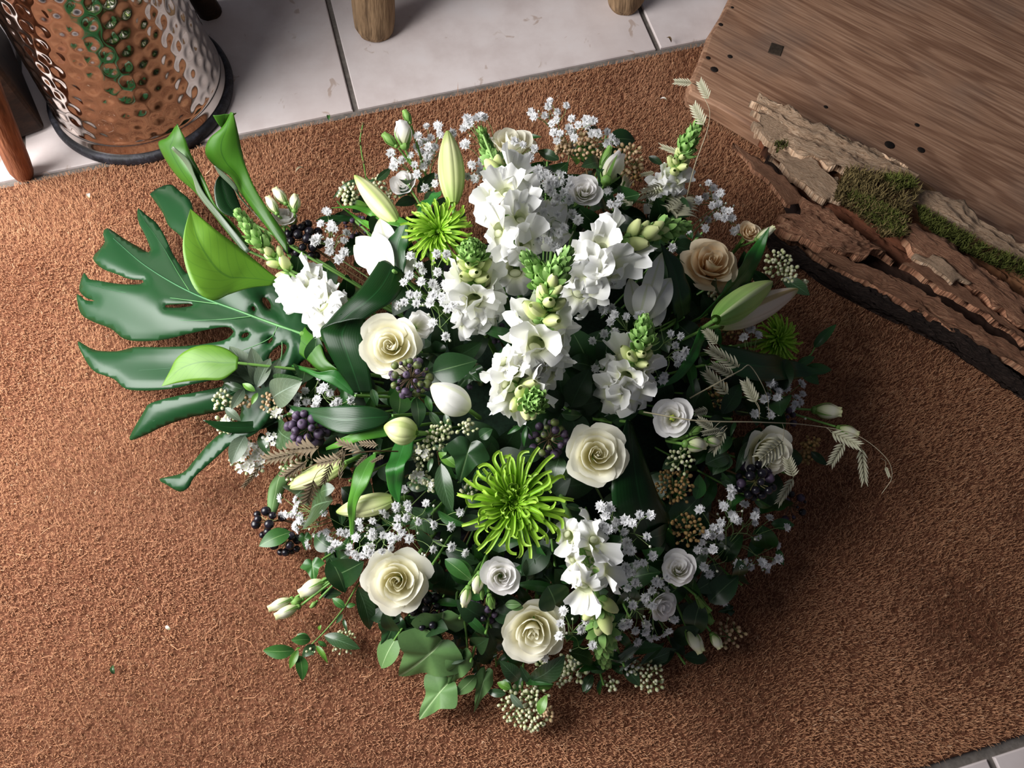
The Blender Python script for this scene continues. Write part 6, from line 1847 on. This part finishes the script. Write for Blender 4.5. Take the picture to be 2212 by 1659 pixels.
# ------------------------------------------------------------------ grass with flat spikelets
def G(c, s, k=1.0, at=None, d=.05):
    p = px(c, s)
    return (p[0], p[1], k, at, d)
grass('pale grass stem arching right across the cream rose', [(1390, 890, .05), (1500, 908, .07), (1640, 912, .075), (1760, 920, .06), (1850, 940, .05), (1915, 990, .04), (1927, 1030, .03), (1905, 1066, .025)], [
    G('L', '1640 565 1900 690', .95, (1770, 922), .06), G('L', '1740 650 1620 850', .95, (1785, 925), .055), G('L', '1255 640 1045 810', .9, (1690, 915), .1), G('L', '1340 920 1290 750', 1.3, (1700, 960), .1), G('L', '1340 930 1200 1160', .7, (1715, 1020), .07), G('L', '1880 690 1910 1010', .6, (1850, 942), .03), G('L', '2075 840 2110 935', .7, (1903, 990), .03),
    G('L', '1040 330 940 130', 1.1, (1640, 905), .07), G('L', '700 540 560 450', 1.1, (1560, 910), .06), G('L', '760 550 600 580', .7, (1570, 920), .06), G('L', '790 560 680 750', .9, (1570, 925), .05), G('L', '660 390 540 420', 1.2, None, .05)])
grass('pale grass stem standing up in front of the wooden board', [(1480, 440, .05), (1500, 360, .08), (1528, 280, .1), (1533, 240, .11), (1522, 212, .11)], [
    G('E', '235 620 170 495', 1.2, None, .11), G('E', '130 520 5 510', 1.0, (1524, 214), .11), G('E', '205 785 130 640', 1.2, (1530, 300), .1), G('D', '1730 700 1420 590', .5, (1505, 360), .07), G('D', '1450 1000 1220 1070', .5, (1480, 420), .06), G('D', '1600 1290 1700 1080', 1.3, (1482, 440), .05), G('D', '1520 1230 1660 1110', .8, None, .05), G('D', '1390 850 1240 880', .8, None, .05), G('D', '1180 1170 1090 1050', 1.2, None, .02), G('D', '1150 1030 1080 900', 1.2, None, .02)])
grass('grass spikelets in shade beside the broad dark right leaf', [(1490, 860, .03), (1545, 830, .06), (1600, 800, .06), (1620, 790, .06), (1655, 850, .055), (1662, 900, .05)], [
    G('F', '720 1265 450 1090', .8, (1595, 790), .07), G('F', '550 1080 440 950', 1.3, None, .04), G('F', '865 1545 755 1360', 1.1, (1640, 900), .06), G('F', '640 1480 430 1270', .9, None, .03), G('F', '680 1330 480 1230', .8, None, .04)])
grass('brown grass head lying over the slim left lily bud', [(860, 975, .04), (800, 975, .065), (740, 985, .07), (690, 1000, .07), (640, 1020, .06)], [
    G('J', '800 990 540 890', .7, None, .075), G('J', '620 1060 350 1110', .8, None, .075), G('J', '470 1110 640 970', .5, None, .07), G('J', '590 1270 640 960', .45, (735, 990), .07), G('J', '510 1110 420 1330', .8, (720, 1000), .075), G('J', '340 1270 260 1520', 1.0, (700, 1010), .07), G('J', '390 950 90 970', .7, (690, 985), .06), G('J', '170 1010 -150 1080', .8, (670, 990), .055), G('J', '280 1080 30 1250', .6, (660, 1010), .055), G('J', '860 1020 740 1140', .6, None, .07), G('J', '1020 1030 880 1110', .6, None, .06), G('J', '-150 1120 -360 1370', .5, (600, 1000), .04), G('J', '960 930 760 920', .8, None, .07)], 'b')

# ------------------------------------------------------------------ bare twig, scraps on the floor
tw = [Q(792, 385, .02), Q(786, 350, .04), Q(777, 310, .05), Q(781, 285, .05), Q(784, 268, .05)]
t = thing('twig', 'thin bare twig sticking up at the upper left rim', 'twig', tw[0])
mb = MB().tube(spline([ROOT] + tw, 24), [.0016, .0016, .0008], 6)
mb.build('stem', M_STEM, t)
mb = MB()
for q in (tw[2], tw[3], tw[4], tw[1]):
    mb.ball(q, (.0022, .0022, .003), 8, 6)
mb.build('nodes', M_TWIG, t)
for nm, lb, x, y, l, w, mt, a in (('petal_scrap', 'tiny white scrap on the mat in front of the wooden board', 1440, 217, .011, .5, M_LIS, 1.2), ('leaf_scrap', 'tiny green scrap on the mat at the lower left', 247, 1456, .011, .8, M_VIB, .4), ('leaf_scrap', 'tiny leaf scrap at the mat edge near the tile joint', 711, 260, .012, .7, M_IVYM, .2), ('straw_scrap', 'pale straw scrap on the mat below the bucket', 655, 362, .014, .4, M_STRAW, 2.2), ('petal_scrap', 'pale fluff on the mat above the split leaf', 193, 428, .01, .9, M_LIS, .3), ('leaf_scrap', 'brown scrap at the tile joint near the wooden board', 1450, 92, .014, .5, M_TWIG, .5), ('petal_scrap', 'pale speck on the mat left of the trailing buds', 368, 1360, .008, .8, M_LIS, 1.0)):
    p = P(x, y, .0095)
    me = MB().grid(oval_leaf(.3, .25, .5)).mesh(nm, mt)
    o = bpy.data.objects.new(nm, me)
    COL.objects.link(o)
    o.location = p
    o.rotation_euler = (0, 0, a)
    o.scale = (l * w, l, l)
    tag(o, lb, 'scrap')

# ------------------------------------------------------------------ dark leafy greenery that fills the mound
FILL = [
    ('between the left rose and the middle white lily bud', 940, 770), ('under the tall central snapdragon', 1130, 740), ('beside the small snapdragon at right', 1290, 800), ('between the low snapdragon and the central rose', 1220, 880),
    ('right of the open lisianthus', 1530, 900), ('under the green lily bud at right', 1530, 760), ('below the shaded lily at right', 1440, 700), ('left of the back chrysanthemum', 830, 540), ('around the upright lily bud', 900, 430),
    ('under the far back rose', 1120, 340), ('behind the right back white bud', 1300, 330), ('between the peach rose and the grass', 1440, 470), ('under the peach rose', 1590, 600), ('below the right edge rose', 1590, 1060),
    ('under the central strap leaf', 1420, 1120), ('behind the hanging front snapdragon', 1190, 1150), ('between the two lower left roses', 960, 1180), ('around the small white lisianthus', 1010, 1290), ('below the blush lisianthus', 1500, 1280),
    ('behind the lowest rose', 1250, 1300), ('under the brown grass head', 800, 1020), ('below the left strap leaf', 770, 900), ('left of the bright lower left rose', 740, 1180), ('under the right edge rim', 1650, 860), ('behind the back left buds', 760, 470),
    ('behind the tall central snapdragon', 1230, 530), ('below the back lisianthus', 1330, 440), ('under the leaning green snapdragon tip', 1420, 560), ('between the back chrysanthemum and the tall spike', 1080, 600), ('behind the shaded lily', 1480, 540), ('right of the tall upright spike', 1180, 400),
    ('behind the pale front ivy', 940, 1330), ('below the bright lower left rose', 880, 1340),
    ('left of the hanging front snapdragon', 1200, 1240), ('right of the hanging front snapdragon', 1340, 1290), ('under the three nodding buds', 1060, 1320), ('at the lower right rim by the pointed buds', 1450, 1390), ('under the lowest rose', 1130, 1440), ('below the black berries at the right rim', 1560, 1230), ('at the right rim below the grass stem', 1650, 1010), ('left of the lowest rose', 1030, 1380), ('right of the lowest rose', 1290, 1430),
    ('between the strap leaf and the left viburnum', 690, 800), ('under the purple berries at left', 690, 960), ('below the boat shaped leaf', 620, 900),
    ('at the front edge near the hanging tip', 1330, 1390), ('between the left snapdragon and berries', 650, 620), ('under the middle chrysanthemum', 1060, 1010), ('right of the leaning snapdragon', 1500, 640), ('beside the bright lower left rose', 960, 1080)]
fg = random.Random(99)
for i, (where, x, y) in enumerate(FILL):
    c = Q(x, y, -.02)
    outd = Vector((c.x - ROOT.x, c.y - ROOT.y, .16)).normalized()
    tip = c + outd * .03
    t = thing('foliage_sprig', 'dark leafy sprig ' + where, 'foliage', ROOT.lerp(c, .5), 'dark leafy filler sprigs')
    MB().tube(spline([ROOT + (c - ROOT) * .4, c, tip], 12), .0015, 5).build('stem', M_STEM, t)
    mt, sh = ((M_FILL, 'oval'), (M_RUSC, 'narrow'), (M_IVYD, 'wide'), (M_FILL, 'wide'))[i % 4]
    for k in range(13):
        a = k * 2.399 + i
        f = k / 13
        rd = (outd.orthogonal().normalized() * math.cos(a) + outd.cross(outd.orthogonal().normalized()) * math.sin(a))
        b = (ROOT + (c - ROOT) * .75).lerp(tip, f) + rd * .004
        L = fg.uniform(.04, .062) * (1 - .25 * f)
        e = b + (rd * .9 + outd * fg.uniform(-.05, .35)).normalized() * L
        e.z = max(e.z, .012)
        put_leaf(t, sh, mt, b, e, wk=1.1, tilt=(fg.uniform(-.6, .6), fg.uniform(-.6, .6)), world=True)
